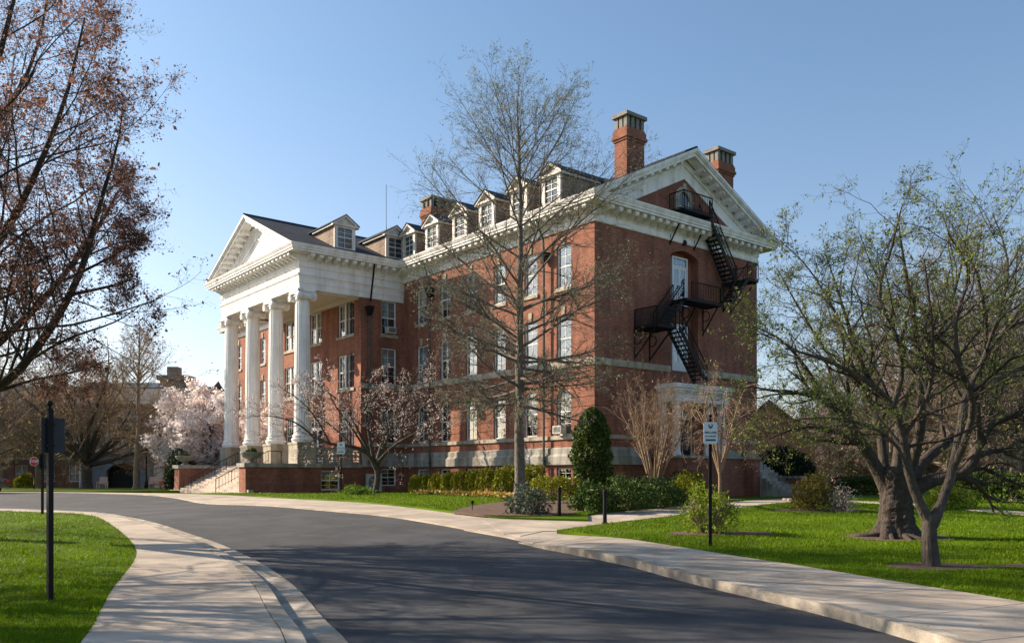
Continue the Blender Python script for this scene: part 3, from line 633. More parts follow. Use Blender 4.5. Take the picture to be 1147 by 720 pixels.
# downspouts
def pipe(pts,hz=None,m='copper'):
    mb=MB(); mb.path(pts,.13,n=8)
    for a,b in zip(pts,pts[1:]):
        if abs(a[2]-b[2])>2:
            for q in range(1,int(abs(a[2]-b[2])/1.8)): 
                z=a[2]-q*1.8; mb.box(a[0]-.09,a[0]+.09,a[1]-.09,a[1]+.09,z-.03,z+.03)
    o=mb.build('downspout',M[m],HALL)
    if hz:
        h=MB(); x,y,z=hz; h.add([(x-.11,y-.11,z-.6),(x+.11,y-.11,z-.6),(x+.11,y+.11,z-.6),(x-.11,y+.11,z-.6),(x-.24,y-.24,z),(x+.24,y-.24,z),(x+.24,y+.24,z),(x-.24,y+.24,z)],[(0,3,2,1),(4,5,6,7),(0,1,5,4),(1,2,6,5),(2,3,7,6),(3,0,4,7)]); h.build('rainwater_head',M['iron'],o)
pipe([(-.75,15.05,15.6),(-.3,15.0,14.4),(-.25,15.0,13.9)]); pipe([(-.25,15.0,13.3),(-.25,15.0,.5)],(-.25,15.0,13.9))
pipe([(-.8,3.7,15.6),(-.3,3.7,14.6),(-.25,3.7,13.9)]); pipe([(-.25,3.7,13.3),(-.25,3.7,.5)],(-.25,3.7,13.9))
pipe([(-2.75,17.75,15.6),(-2.8,18.2,13.2)],m='iron'); pipe([(-2.8,18.3,12.2),(-2.8,18.3,2.5)],(-2.8,18.3,12.9))
# portico: base, columns
PF=2.43
for y0,fn,op in ((18.6,FG(18.6),[(-5.5,1.35,.75,2.0,0)]),(31.9,FN(31.9),[])):
    bs=MB(); panel(bs,fn,-11.15,PX,GB-.3,2.2,op,[1.0,1.5,1.9]); yi=19.65 if y0<20 else 30.85; bs.poly([(-11.15,y0,GB-.3),(-11.15,yi,GB-.3),(-11.15,yi,2.2),(-11.15,y0,2.2)]); bs.poly([(-11.15,yi,GB-.3),(-7.7,yi,GB-.3),(-7.7,yi,2.2),(-11.15,yi,2.2)])
    bs.build('porch_base',M['brick'],HALL)
window(HALL,-5.5,18.6,.752,1.35,1.245,0,0,blind=.45,cols=3,sill=False,key=False)
cp=MB()
for y0,y1 in ((18.48,19.75),(30.75,32.02)): cp.box(-11.27,-7.9,y0,y1,2.2,2.44)
cp.box(-7.9,PX-.01,18.48,19.75,2.2,2.42); cp.box(-7.9,PX-.01,30.75,32.02,2.2,2.42); cp.box(-7.9,PX-.01,19.75,30.75,2.2,2.40)
cp.build('stone_coping',M['stone_grey'],HALL)
COLY=[19.2,23.25,27.25,31.3]
pd=MB()
for y in COLY:
    pd.box(XP-.16,XP+1.14,y-.65,y+.65,2.42,3.66); pd.box(XP-.2,XP+1.18,y-.69,y+.69,3.66,3.8); pd.box(XP-.2,XP+1.18,y-.69,y+.69,2.42,2.56) if False else None
    o=pd.build('pedestal',M['stone'],HALL); pd=MB()
prof=[(.66,3.8),(.66,3.88),(.70,3.93),(.70,4.0),(.655,4.06),(.60,4.09),(.60,4.14),(.63,4.17),(.63,4.22),(.59,4.27),(.545,4.3),(.535,4.4),(.53,4.6),(.527,6),(.517,8),(.497,10),(.465,12.0),(.455,12.7),(.45,12.8),(.49,12.83),(.49,12.88),(.46,12.9),(.5,12.98),(.57,13.06),(.57,13.1)]
CM=None
for y in COLY:
    if CM is None:
        mb=MB(); mb.lathe(prof,n=40,flute=1,fz=(4.6,12.7),fd=.022); CM=mb.build('column',M['white'],HALL); CM.location=(XP+.49,y,0)
        c=MB(); c.box(-.62,.62,-.62,.62,13.36,13.499); c.box(-.5,.5,-.5,.5,13.1,13.36)
        for sx in (-1,1):          # volutes on the front and rear faces: spiral scrolls
            for sy in (-1,1):
                cy=sy*.55; cz=13.06
                c.bar((sx*.64-sx*.02,cy,cz),(sx*.30,cy,cz),.56,.56,n=20)
                c.bar((sx*.67,cy,cz),(sx*.60,cy,cz),.17,.17,n=12)
                pts=[]
                for t in range(26):
                    a=t/25*3.6*math.pi; r=.30-.21*t/25; pts.append((sx*.635,cy-sy*r*math.sin(a)*1.0,cz+r*math.cos(a)))
                c.path(pts,.055,n=5)
        for sy in (-1,1): c.bar((-.34,sy*.55,13.06),(.34,sy*.55,13.06),.36,.36,n=16)
        for sx in (-1,1): c.box(sx*.6-.03,sx*.6+.03,-.55,.55,13.2,13.35)
        c.build('capital',M['white'],CM)
    else:
        o=copy_tree(CM,HALL); o.location=(XP+.49,y,0)
# pierced parapet between pedestal and pavilion
for (y,) in ((18.75,),(31.75,)):
    p=MB(); x0,x1=XP+1.2,PX-.02; p.box(x0,x1,y-.13,y+.13,2.42,2.58); p.box(x0,x1,y-.15,y+.15,3.34,3.5); k=5; w=(x1-x0)/k
    for i in range(k+1): p.box(max(x0,x0+w*i-.09),min(x1,x0+w*i+.09),y-.1,y+.1,2.58,3.34)
    for i in range(k):
        cx=x0+w*(i+.5); 
        for q in range(4):
            a=q*math.pi/2+math.pi/4; c0=(cx+math.cos(a)*.16,y,2.96+math.sin(a)*.16); pts=[(c0[0]+.17*math.cos(t*math.pi/5),y,c0[2]+.17*math.sin(t*math.pi/5)) for t in range(11)]; p.path(pts,.07,n=4)
    p.build('pierced_parapet',M['stone_grey'],HALL)
# entrance steps
st=MB(); nst=12
for i in range(nst):
    z1=2.40-i*.158; x1=-7.9-.29*(i+1)
    if z1-.158<.3: pass
    ya,yb=(19.66,30.84) if x1>-11.0 else (18.3,32.2)
    st.box(x1,x1+.29+.02,ya,yb,.2,z1-.02*0)
ES=st.build('entrance_steps',M['stone_step'],HALL)
for y in (22.6,27.9):
    hr=MB()
    a=(-8.0,y,2.42+.9); b=(-11.5,y,.53+.95); hr.bar(a,b,.05,n=6); hr.bar((a[0],a[1],a[2]-.62),(b[0],b[1],b[2]-.62),.03,n=6); hr.bar(b,(b[0],y,.5),.05,n=6); hr.bar(a,(a[0]+.9,y,a[2]),.05,n=6); hr.bar((a[0]+.9,y,a[2]),(a[0]+.9,y,2.4),.05,n=6)
    for i in range(18):
        t=i/17; p=(a[0]+(b[0]-a[0])*t,y,a[2]+(b[2]-a[2])*t); hr.bar(p,(p[0],y,p[2]-.78),.02 if i%4 else .045,n=5)
    hr.build('handrail',M['iron'],ES)
# side entrance porch on the gable
sp=MB(); x0,x1=RC-2.3,RC+2.3; o=-1.35
sp.box(x0-.25,x1+.25,o-.25,-.01,6.46,6.62); sp.box(x0-.15,x1+.15,o-.15,-.01,6.30,6.46); sp.box(x0,x1,o,-.01,5.72,6.30); sp.box(x0-.1,x1+.1,o-.1,-.01,6.62,6.70)
for i in range(int((x1-x0)/.2)): sp.box(x0+.02+i*.2,x0+.12+i*.2,o-.1,o-.001,6.16,6.29)
SP=sp.build('side_porch',M['white'],HALL)
for sx in (x0+.32,x1-.32):
    c=MB(); c.lathe([(.3,2.78),(.3,2.9),(.26,2.96),(.245,3.1),(.24,4.2),(.21,5.5),(.25,5.55),(.28,5.6),(.28,5.715)],c=(sx,o+.32,0),n=20); c.build('porch_column',M['white'],SP,smooth=False)
    c=MB(); c.box(sx-.28,sx+.28,-.16,-.012,2.78,5.715); c.build('pilaster',M['white'],SP)
pb=MB(); pb.box(x0-.5,x0+.9,-1.9,-.02,GB-.3,2.62); pb.box(x0+.9,x1+1.3,-1.9,-.02,GB-.3,2.60); pb.box(10.775,13.02,-.9,-.02,GB-.3,2.60); pb.box(13.03,13.4,-3.2,-.02,GB-.3,1.5); pb.box(12.98,13.5,-3.75,-3.2,GB-.3,1.52); pb.box(10.3,10.9,-2.43,-1.92,GB-.3,2.62)
pbo=pb.build('side_porch_base',M['brick'],HALL)
pc=MB(); pc.box(x0-.6,x1+1.4,-2.0,-.02,2.625,2.77); pc.box(10.2,11.0,-2.5,-2.003,2.625,2.75); pc.box(12.95,13.55,-3.82,-.015,1.523,1.66); pc.box(10.8,13.02,-.95,-.02,2.605,2.7); pc.build('coping',M['stone_grey'],pbo)
ss_b=MB()
for i in range(12):
    z1=2.52-.165*i; ss_b.box(10.93,12.97,-.96-.26*(i+1),-.96-.26*i+.0,.2,z1)
ss_o=ss_b.build('side_steps',M['stone_grey'],HALL)
h=MB(); h.bar((12.0,-.9,3.6),(12.0,-4.0,1.5),.045,n=6)
for i in range(4): t=i/3; h.bar((12.0,-.9-3.1*t,3.6-2.1*t),(12.0,-.9-3.1*t,2.55-2.0*t),.04,n=6)
h.build('handrail',M['iron'],ss_o); h=MB()
for yy in (-1.93,): 
    h.bar((x1+.4,yy,2.77),(x1+.4,yy,3.7),.04,n=6); h.bar((x1+.4,yy,3.7),(10.5,yy,3.7),.04,n=6)
    for i in range(10): xx=x1+.4+(10.5-x1-.4)*i/9; h.bar((xx,yy,2.77),(xx,yy,3.7),.018,n=4)
h.build('handrail',M['iron'],ss_o)
# fire escape
FE_=MB(); FE_.bar((RC-.1,-.02,14.9),(RC-.1,-.14,14.9),.3,.3,n=10); FEo=FE_.build('fire_escape',M['iron'],HALL)
def rail(mb,a,b,h=1.0,step=.14,sheath=False):
    a=Vector(a); b=Vector(b); L=(b-a).length; up=Vector((0,0,h)); mb.bar(a+up,b+up,.05); mb.bar(a+up*.12,b+up*.12,.035)
    n=max(1,int(L/(step*.5 if sheath else step)))
    for i in range(n+1):
        p=a.lerp(b,i/n); mb.bar(p,p+up,.045 if i in (0,n) else .018)
    if sheath:
        for i in range(1,9): mb.bar(a+up*(.12+.1*i),b+up*(.12+.1*i),.016)
def landing(x0,x1,y0,y1,z,rails,sheath=False,name='landing'):
    mb=MB(); mb.bar((x0,y0,z),(x1,y0,z),.05,.12); mb.bar((x0,y1,z),(x1,y1,z),.05,.12); mb.bar((x0,y0,z),(x0,y1,z),.05,.12); mb.bar((x1,y0,z),(x1,y1,z),.05,.12)
    n=int(abs(y1-y0)/.075)
    for i in range(1,n): yy=y0+(y1-y0)*i/n; mb.box(x0,x1,yy-.018,yy+.018,z-.01,z+.03)
    for a,b in rails: rail(mb,(*a,z),(*b,z),1.02,sheath=sheath)
    return mb.build(name,M['iron'],FEo)
def flight(x0,z0,x1,z1,ya,yb,name='stair_flight',railing=True):
    mb=MB()
    for y in (ya,yb): mb.bar((x0,y,z0),(x1,y,z1),.05,.22)
    n=max(3,int(abs(z0-z1)/.21))
    for i in range(1,n): t=i/n; x=x0+(x1-x0)*t; z=z0+(z1-z0)*t; mb.box(x-.13,x+.13,min(ya,yb),max(ya,yb),z-.02,z+.02)
    for y in (ya,yb):
        a=Vector((x0,y,z0)); b=Vector((x1,y,z1)); up=Vector((0,0,.95)); mb.bar(a+up,b+up,.05); mb.bar(a+up*.5,b+up*.5,.03)
        k=max(2,int((b-a).length/.22))
        for i in range(k+1): p=a.lerp(b,i/k); mb.bar(p,p+up,.045 if i in (0,k) else .018)
    return mb.build(name,M['iron'],FEo)
landing(5.75,8.2,-1.15,-.12,16.35,[((5.75,-1.15),(8.2,-1.15)),((5.75,-1.15),(5.75,-.12))])
flight(8.2,16.35,10.6,13.0,-.98,-.22)
landing(10.5,11.5,-1.9,-.12,13.0,[((11.5,-1.9),(11.5,-.12)),((10.5,-1.9),(11.5,-1.9))])
flight(10.5,13.0,9.0,11.42,-1.9,-1.15)
landing(5.9,9.0,-1.15,-.12,11.4,[((6.4,-1.15),(8.9,-1.15))])
flight(5.95,11.4,4.3,9.6,-.95,-.2)
landing(2.9,4.4,-1.7,-.12,9.55,[((2.9,-1.7),(4.4,-1.7)),((2.9,-1.7),(2.9,-.12))],sheath=True)
flight(4.4,9.55,6.7,6.75,-1.95,-1.15)
def bracket(x,y,z0,z1,ring=None):
    bk=MB(); bk.bar((x,y,z0),(x,-.02,z1),.06); bk.bar((x,-.03,z0),(x,-.03,z1-.1),.06)
    if ring: bk.path([(x,-.22-.29*math.cos(t*math.pi/6),ring+.29*math.sin(t*math.pi/6)) for t in range(13)],.04,n=4)
    bk.build('bracket',M['iron'],FEo)
for x in (5.9,8.0): bracket(x,-1.1,16.3,14.7)
for x in (3.0,4.2): bracket(x,-1.6,9.5,8.0,9.0)
for x in (7.0,8.8): bracket(x,-1.1,11.35,9.9,10.9)
for x in (10.7,11.4): bracket(x,-1.8,12.95,11.5)
# thin mast on the portico roof
ms=MB(); ms.bar((-1.6,18.2,16.2),(-1.6,18.2,21.2),.035,n=5); ms.bar((-1.6,18.2,18.6),(-1.6,17.85,16.1),.015,n=4); ms.build('mast',M['iron'],HALL)
# ------------------------------------------------------------------ things at the hall
def hall_at(o,x,y,z,rot=0):
    p=HW(x,y); o.location=(p[0],p[1],z); o.rotation_euler=(0,0,math.atan2(.6301,.7765)+rot)
M['metal_pale']=mat('pale_metal',(.5,.49,.46),.5,.1,3)
def air_con(x,y,z,rot,label):
    t=empty('window_air_conditioner',(0,0,0),label,'air conditioner'); hall_at(t,x,y,z,rot)
    b=MB(); b.box(-.32,.32,-.42,-.0,0,.42); b.build('housing',M['metal_pale'],t)
    g=MB(); g.box(-.26,.26,-.428,-.421,.07,.36); g.build('grille',M['dark'],t)
    s=MB()
    for i in range(6): s.box(-.26,.26,-.436,-.430,.09+i*.05,.105+i*.05)
    s.build('louvre',M['metal_pale'],t)
    return t
air_con(-.02,2.45,3.93,-math.pi/2,'white window air conditioner low in the tall arched window nearest the hall corner')
air_con(-1.15,18.6,11.28,0,'white window air conditioner high in the top window beside the portico')
for k,y in enumerate((19.1,31.37)):
    t=empty('urn_planter',(0,0,0),('low round stone urn on the right cheek wall of the entrance steps','low round stone urn on the left cheek wall of the entrance steps')[k],'planter'); hall_at(t,-10.55,y,2.44)
    u=MB(); u.lathe([(.3,0),(.3,.06),(.18,.12),(.14,.18),(.2,.24),(.5,.34),(.62,.46),(.66,.56),(.7,.6),(.7,.68),(.6,.68),(.55,.6)],n=32); u.build('bowl',M['urn'],t)
    PLANTERS=globals().setdefault('PLANTERS',[]); PLANTERS.append(t)
# outdoor condenser
t=empty('condenser_unit',(0,0,0),'beige outdoor air conditioning condenser with round fan on the ground under the porch','condenser'); hall_at(t,-2.6,18.1,.55)
b=MB(); b.box(-.5,.5,-.2,.2,.1,1.25); b.box(-.45,-.3,-.2,.2,0,.1); b.box(.3,.45,-.2,.2,0,.1); b.build('casing',M['metal_pale'],t)
b=MB(); b.bar((-.1,-.205,.7),(-.1,-.21,.7),.8,.8,n=28); b.build('fan_opening',M['dark'],t)
b=MB()
for r in (.12,.2,.28,.36): b.path([(-.1+r*math.cos(a*math.pi/10),-.225,.7+r*math.sin(a*math.pi/10)) for a in range(21)],.014,n=4)
for a in range(6): b.bar((-.1,-.222,.7),(-.1+.4*math.cos(a*math.pi/3),-.222,.7+.4*math.sin(a*math.pi/3)),.016)
b.build('fan_guard',M['metal_pale'],t)
b=MB()
for a in range(4):
    q=a*math.pi/2+.4; b.poly([(-.1,-.213,.7),(-.1+.33*math.cos(q),-.213,.7+.33*math.sin(q)),(-.1+.33*math.cos(q+.7),-.213,.7+.33*math.sin(q+.7))])
b.build('fan_blade',M['metal_pale'],t)
# ------------------------------------------------------------------ vegetation
def nrm(v): return v/np.maximum(np.linalg.norm(v,axis=-1,keepdims=True),1e-9)
def grow(P,D,L,R0,K,wander,trop,taper,rg):
    n=len(P); pts=np.empty((n,K+1,3)); pts[:,0]=P; d=D.copy(); st=(L/K)[:,None]
    for k in range(K):
        d=nrm(d+rg.normal(0,wander,(n,3))+np.array([0,0,trop])); pts[:,k+1]=pts[:,k]+d*st
    t=np.linspace(0,1,K+1); return pts,R0[:,None]*(1-(1-taper)*t)[None]
def spawn(pts,rad,L,n,t0,t1,ang,angsd,lr,rr,rg,fall=.5,lmin=0.,flat=0.,rmin=.0025):
    N,K1,_=pts.shape; K=K1-1
    t=t0+(t1-t0)*((np.arange(n)[None]+rg.random((N,n)))/n); f=t*K; i=np.minimum(f.astype(int),K-1); u=f-i
    a=np.arange(N)[:,None]; P=pts[a,i]*(1-u[...,None])+pts[a,i+1]*u[...,None]; D=nrm(pts[a,i+1]-pts[a,i]); r=rad[a,i]*(1-u)+rad[a,i+1]*u
    rv=rg.normal(size=(N,n,3)); rv[...,2]*=(1-flat); x=nrm(np.cross(np.cross(D,rv),D)); A=np.radians(rg.normal(ang,angsd,(N,n)))[...,None]
    ND=nrm(D*np.cos(A)+x*np.sin(A)); l=L[:,None]*lr*(1-fall*t)*(.6+.8*rg.random((N,n))); l=np.maximum(l,lmin)
    return P.reshape(-1,3),ND.reshape(-1,3),l.ravel(),np.maximum(r*rr,rmin).ravel()
def tubes(pts,rad,n):
    N,K1,_=pts.shape; T=nrm(np.gradient(pts,axis=1)); ref=np.where(np.abs(T[:,:1,2:3])>.9,np.array([1.,0,0]),np.array([0,0,1.])); 
    x=nrm(np.cross(T,np.broadcast_to(ref,T.shape))); y=np.cross(T,x); a=np.arange(n)*2*np.pi/n
    v=pts[:,:,None,:]+rad[:,:,None,None]*(x[:,:,None,:]*np.cos(a)[:,None]+y[:,:,None,:]*np.sin(a)[:,None])
    idx=np.arange(N*K1*n).reshape(N,K1,n); i0=idx[:,:-1]; i1=idx[:,1:]
    f=np.stack([i0,np.roll(i0,-1,2),np.roll(i1,-1,2),i1],-1).reshape(-1,4); return v.reshape(-1,3),f
def leaves(C,size,rg,asp=.55,sd=.3):
    n=len(C); u=nrm(rg.normal(size=(n,3))); w=nrm(np.cross(u,rg.normal(size=(n,3)))); s=(size*np.exp(rg.normal(0,sd,n)))[:,None]
    v=np.stack([C-u*s,C+w*s*asp,C+u*s,C-w*s*asp],1); return v.reshape(-1,3),np.arange(n*4).reshape(n,4)
def polyline_limbs(lims,K):
    P=np.empty((len(lims),K+1,3)); Rr=np.empty((len(lims),K+1))
    for i,l in enumerate(lims):
        a=np.array(smoothpoly(l,6) if len(l)>2 else l,float); d=np.r_[0,np.cumsum(np.linalg.norm(np.diff(a[:,:3],axis=0),axis=1))]; t=np.linspace(0,d[-1],K+1)
        for k in range(3): P[i,:,k]=np.interp(t,d,a[:,k])
        Rr[i]=np.interp(t,d,a[:,3])
    return P,Rr
BARK={'mid':mat('bark_mid',(.075,.062,.052),.95,.45,6,bump=.8,bscale=22),'grey':mat('bark_grey',(.135,.118,.098),.95,.45,6,bump=.7,bscale=25),'dark':mat('bark_dark',(.054,.043,.036),.95,.4,6,bump=.6,bscale=25),'tan':mat('bark_tan',(.25,.175,.115),.9,.3,6),'pale':mat('bark_pale',(.21,.165,.13),.9,.35,6,bump=.4,bscale=20),'brown':mat('bark_brown',(.21,.15,.10),.95,.3,5)}
LM={'bud_green':leafmat('bud_green',(.25,.28,.17)),'maple_bud':leafmat('maple_bud',(.24,.125,.092),rand=.5,trans=.4),'leaf_new':leafmat('new_leaf',(.17,.215,.05),rand=.4),'blossom_pink':leafmat('pink_blossom',(.92,.83,.80),.1,.15,.5),'blossom_white':leafmat('pale_blossom',(.76,.65,.61),.12,.25,.4),
 'bud_gold':leafmat('gold_bud',(.33,.24,.11),rand=.4),'bud_brown':leafmat('brown_bud',(.34,.235,.19),rand=.4),'bud_pale':leafmat('pale_bud',(.5,.39,.32),rand=.3),
 'ever_dark':leafmat('dark_evergreen_leaf',(.016,.035,.012),.3,.4,.1),'ever':leafmat('evergreen_leaf',(.062,.10,.020),.3,.45,.15),'yew':leafmat('yew_leaf',(.21,.215,.014),.3,.45,.2),'spring':leafmat('spring_leaf',(.20,.26,.022),.3,.4,.3),'blue':leafmat('blue_green_leaf',(.085,.11,.075),.25,.4,.15),'bronze':leafmat('bronze_leaf',(.17,.14,.03),.35,.4,.25),
 'flower':leafmat('pansy_petal',(.42,.28,.07),.5,.5,.2),'lily':leafmat('lily_blade',(.13,.23,.02),.2,.3,.3)}
def branches(pts,rad,L,levels,rg):
    """levels: dicts; returns list of (pts,rad) and last level for leaves"""
    out=[]; cur=(pts,rad,L)
    for k_,lv in enumerate(levels):
        P,D,l,r=spawn(cur[0],cur[1],cur[2],lv['n'],lv.get('t0',.15),lv.get('t1',1),lv.get('ang',45),lv.get('sd',12),lv.get('lr',.5),lv.get('rr',.6),rg,lv.get('fall',.5),lv.get('lmin',0.),lv.get('flat',0),lv.get('rmin',.003))
        if k_==0:
            kp=rg.random(len(l))<np.repeat(np.clip(cur[2]/(.6*cur[2].max()),.2,1),lv['n']); P,D,l,r=P[kp],D[kp],l[kp],r[kp]
        p,ra=grow(P,D,l,r,lv.get('K',4),lv.get('w',.15),lv.get('trop',.03),lv.get('taper',.35),rg); out.append((p,ra)); cur=(p,ra,l)
    return out
def alllen(p): return np.linalg.norm(np.diff(p,axis=1),axis=2).sum(1)
def finish(name,root,trunk,lims,lv,sides,bark,leafm,rg,nl=0,lsize=.02,lspread=.02,leaf_levels=1,wood_split=1,lsd=.3,asp=.55,tbark=None):
    """trunk part = trunk+limbs, crown part = finer wood, leaf part = buds/leaves/blossom"""
    t=[tubes(p,r,s) for p,r,s in trunk]+[tubes(lims[0],lims[1],7)]
    npmesh('trunk',t,tbark or bark,root,smooth=True)
    cr=[tubes(p,r,s) for (p,r),s in zip(lv,sides)]
    tip=np.concatenate([p[:,1:].reshape(-1,3) for p,r in lv[-leaf_levels:]])
    o=npmesh('crown',cr,bark,root)
    if nl:
        i=rg.integers(0,len(tip),nl); j=np.clip(i+0,0,len(tip)-1); C=tip[j]+rg.normal(0,lspread,(nl,3)); npmesh('foliage',[leaves(C,lsize,rg,asp,lsd)],leafm,o)
# --- central tree: straight leader, lower limbs level and drooping, upper ones steep
def leader_tree(name,loc,label,cat,H,r0,seed,zlo,spread,nl1,bark,leafm,nl,lsize,lean=(0,0),dens=(16,9,5),group=None,el=(-4,62),twig=.5,env=None):
    rg=np.random.default_rng(seed); root=empty(name,loc,label,cat,group)
    K=26; z=np.linspace(-.15,H,K+1); tp=np.stack([lean[0]*z/H+np.cumsum(rg.normal(0,.025,K+1)),lean[1]*z/H+np.cumsum(rg.normal(0,.025,K+1)),z],1); tp[:,:2]-=tp[0,:2]
    tr=r0*(1-.93*(z+.15)/(H+.15))**.9; tr[0]*=1.5; tr[1]*=1.05
    h=np.sort(rg.random(nl1))**.9; hz=zlo+(H*.93-zlo)*h; az=np.arange(nl1)*2.39996+rg.normal(0,.25,nl1)
    if env:
        e=np.radians(np.interp(hz,*el)+rg.normal(0,6,nl1)); er,ez=np.array(env,float).T
        ts=np.linspace(.2,12,240)[None]; rr=ts*np.cos(e)[:,None]; zz=hz[:,None]+ts*np.sin(e)[:,None]+.012*ts**2*(e<.6)[:,None]
        ins=rr<np.interp(zz,ez,er,left=er[0],right=0); Lenv=np.where(ins.all(1),8,ts[0][np.argmin(ins,axis=1)])
    else: e=np.radians(el[0]+(el[1]-el[0])*np.minimum(1,h*1.35)**.8+rg.normal(0,6,nl1))
    D=np.stack([np.cos(az)*np.cos(e),np.sin(az)*np.cos(e),np.sin(e)],1)
    P=np.stack([np.interp(hz,z,tp[:,k]) for k in range(3)],1); L=(Lenv*(.82+.25*rg.random(nl1))) if env else spread*(np.interp(h,[0,.25,.5,.8,1],[.85,1,1.05,.62,.22]))*(.8+.35*rg.random(nl1)); Rr=np.clip(np.interp(hz,z,tr)*.42,.012,.09)
    lp,lr=grow(P,D,L,Rr,10,.055,.012,.15,rg)
    lv=branches(lp,lr,L,[dict(n=dens[0],t0=.2,ang=40,sd=12,lr=.42,rr=.55,K=5,w=.12,trop=.01,fall=.55,flat=.3),dict(n=dens[1],t0=.1,ang=42,sd=15,lr=.46,rr=.6,K=3,w=.16,fall=.4,lmin=.18,rmin=.003),dict(n=dens[2],t0=.2,ang=45,sd=16,lr=twig,rr=.7,K=2,w=.15,fall=.3,lmin=.1,rmin=.0026)],rg)
    finish(name,root,[(tp[None],tr[None],12)],(lp,lr),lv,(5,3,3),bark,leafm,rg,nl,lsize,.015,2)
    return root
leader_tree('street_tree',G(580.5,32),'tall bare budding tree with a straight trunk in front of the long brick facade','tree',15.4,.21,11,3.5,4.2,66,BARK['grey'],LM['bud_green'],36000,.023,dens=(15,8,3),el=([3.5,5.0,6.5,8,10,12,14,16],[-10,2,20,36,44,48,54,68]),env=[(2.2,2.8),(3.7,4.2),(4.5,6),(4.7,9),(4.6,12),(3.9,13.6),(2.9,15),(1.6,16.3),(.4,17.2)])
# --- trees given by their main limbs
def limb_tree(name,loc,label,cat,limbs,seed,bark,leafm,levels,sides,nl,lsize,lspread=.03,leaf_levels=1,group=None,K=14,trunks=1,lsd=.3,tbark=None):
    """limbs: polylines of (dx,dy,z,r) relative to loc; the first `trunks` carry no side shoots low down"""
    rg=np.random.default_rng(seed); root=empty(name,loc,label,cat,group)
    tk=polyline_limbs(limbs[:trunks],12); lp,lr=polyline_limbs(limbs[trunks:],K)
    lv=branches(lp,lr,alllen(lp),levels,rg)
    finish(name,root,[(tk[0],tk[1],12)],(lp,lr),lv,sides,bark,leafm,rg,nl,lsize,lspread,leaf_levels,lsd=lsd,tbark=tbark)
    return root
def rel(base,pts,ds=1.):
    """pixel+depth+radius waypoints of a limb -> metres relative to the base"""
    o=[]
    for px,py,Y,r in pts:
        w=W(px,py,Y*ds); o.append((w[0]-base[0],w[1]-base[1],w[2]-base[2],r*(ds+.0)))
    return o
# left maple (its trunk stands outside the frame)
b=(-13.3,19.0,gz(-13.3,19)+.1)
ml=[[(0,0,-.3,.42),(0,0,.4,.33),(.05,0,1.4,.28),(.1,0,2.3,.26)]]
ml+=[rel(b,[(-90,455,19,.2),(0,432,19,.13),(55,370,18.6,.11),(92,300,18.3,.085),(110,235,18,.06),(132,160,17.6,.03),(138,115,17.5,.012)]),
 rel(b,[(-90,450,19,.2),(0,382,19.6,.12),(60,322,20,.09),(110,255,20.5,.06),(132,215,21,.035),(145,202,21.3,.012)]),
 rel(b,[(-95,450,19,.2),(-40,330,18,.13),(20,235,17,.09),(70,120,16.6,.05),(95,20,16.4,.02)]),
 rel(b,[(-95,450,19,.18),(-80,300,20,.13),(-20,170,21,.09),(40,60,22,.05),(60,-60,22.5,.02)]),
 rel(b,[(-95,450,19,.18),(-130,280,20.5,.13),(-110,120,22,.09),(-60,-20,23,.05),(-20,-120,23.5,.02)]),
 rel(b,[(-95,450,19,.18),(-180,320,18,.12),(-260,190,17,.08),(-300,60,16,.03)]),
 rel(b,[(-95,450,19,.16),(-60,330,16,.12),(-40,200,14,.08),(0,60,13,.05),(30,-60,12.6,.02)]),
 rel(b,[(-95,450,19,.16),(-150,300,22,.12),(-190,180,24,.07),(-220,70,25,.03)]),
 rel(b,[(30,405,18.8,.05),(75,380,18,.035),(130,360,17.6,.02),(160,340,17.5,.01)]),
 rel(b,[(80,330,18.4,.05),(125,320,18.6,.035),(150,312,18.8,.012)]),
 rel(b,[(-10,440,19,.06),(40,425,19.5,.04),(90,415,20,.025),(130,400,20.3,.01)]),
 rel(b,[(70,315,20,.05),(120,290,20.5,.035),(152,270,21,.02),(165,252,21,.01)])]
ml=[[(x,y,z,r*.8) for x,y,z,r in l] for l in ml]
limb_tree('maple_tree',b,'budding red maple at the left edge with dark limbs reaching in from outside the picture','tree',ml,21,BARK['dark'],LM['maple_bud'],[dict(n=18,t0=.16,ang=46,sd=13,lr=.38,rr=.36,K=6,w=.13,trop=.05,fall=.68),dict(n=9,t0=.12,ang=44,sd=14,lr=.45,rr=.48,K=4,w=.16,trop=.05,fall=.4,lmin=.35),dict(n=6,t0=.2,ang=42,sd=14,lr=.5,rr=.6,K=3,w=.16,trop=.05,fall=.3,lmin=.22,rmin=.003),dict(n=4,t0=.3,ang=45,sd=14,lr=.55,rr=.8,K=2,w=.15,trop=.06,lmin=.12,rmin=.0025)],(6,4,3,3),120000,.019,.06,2,lsd=.5)
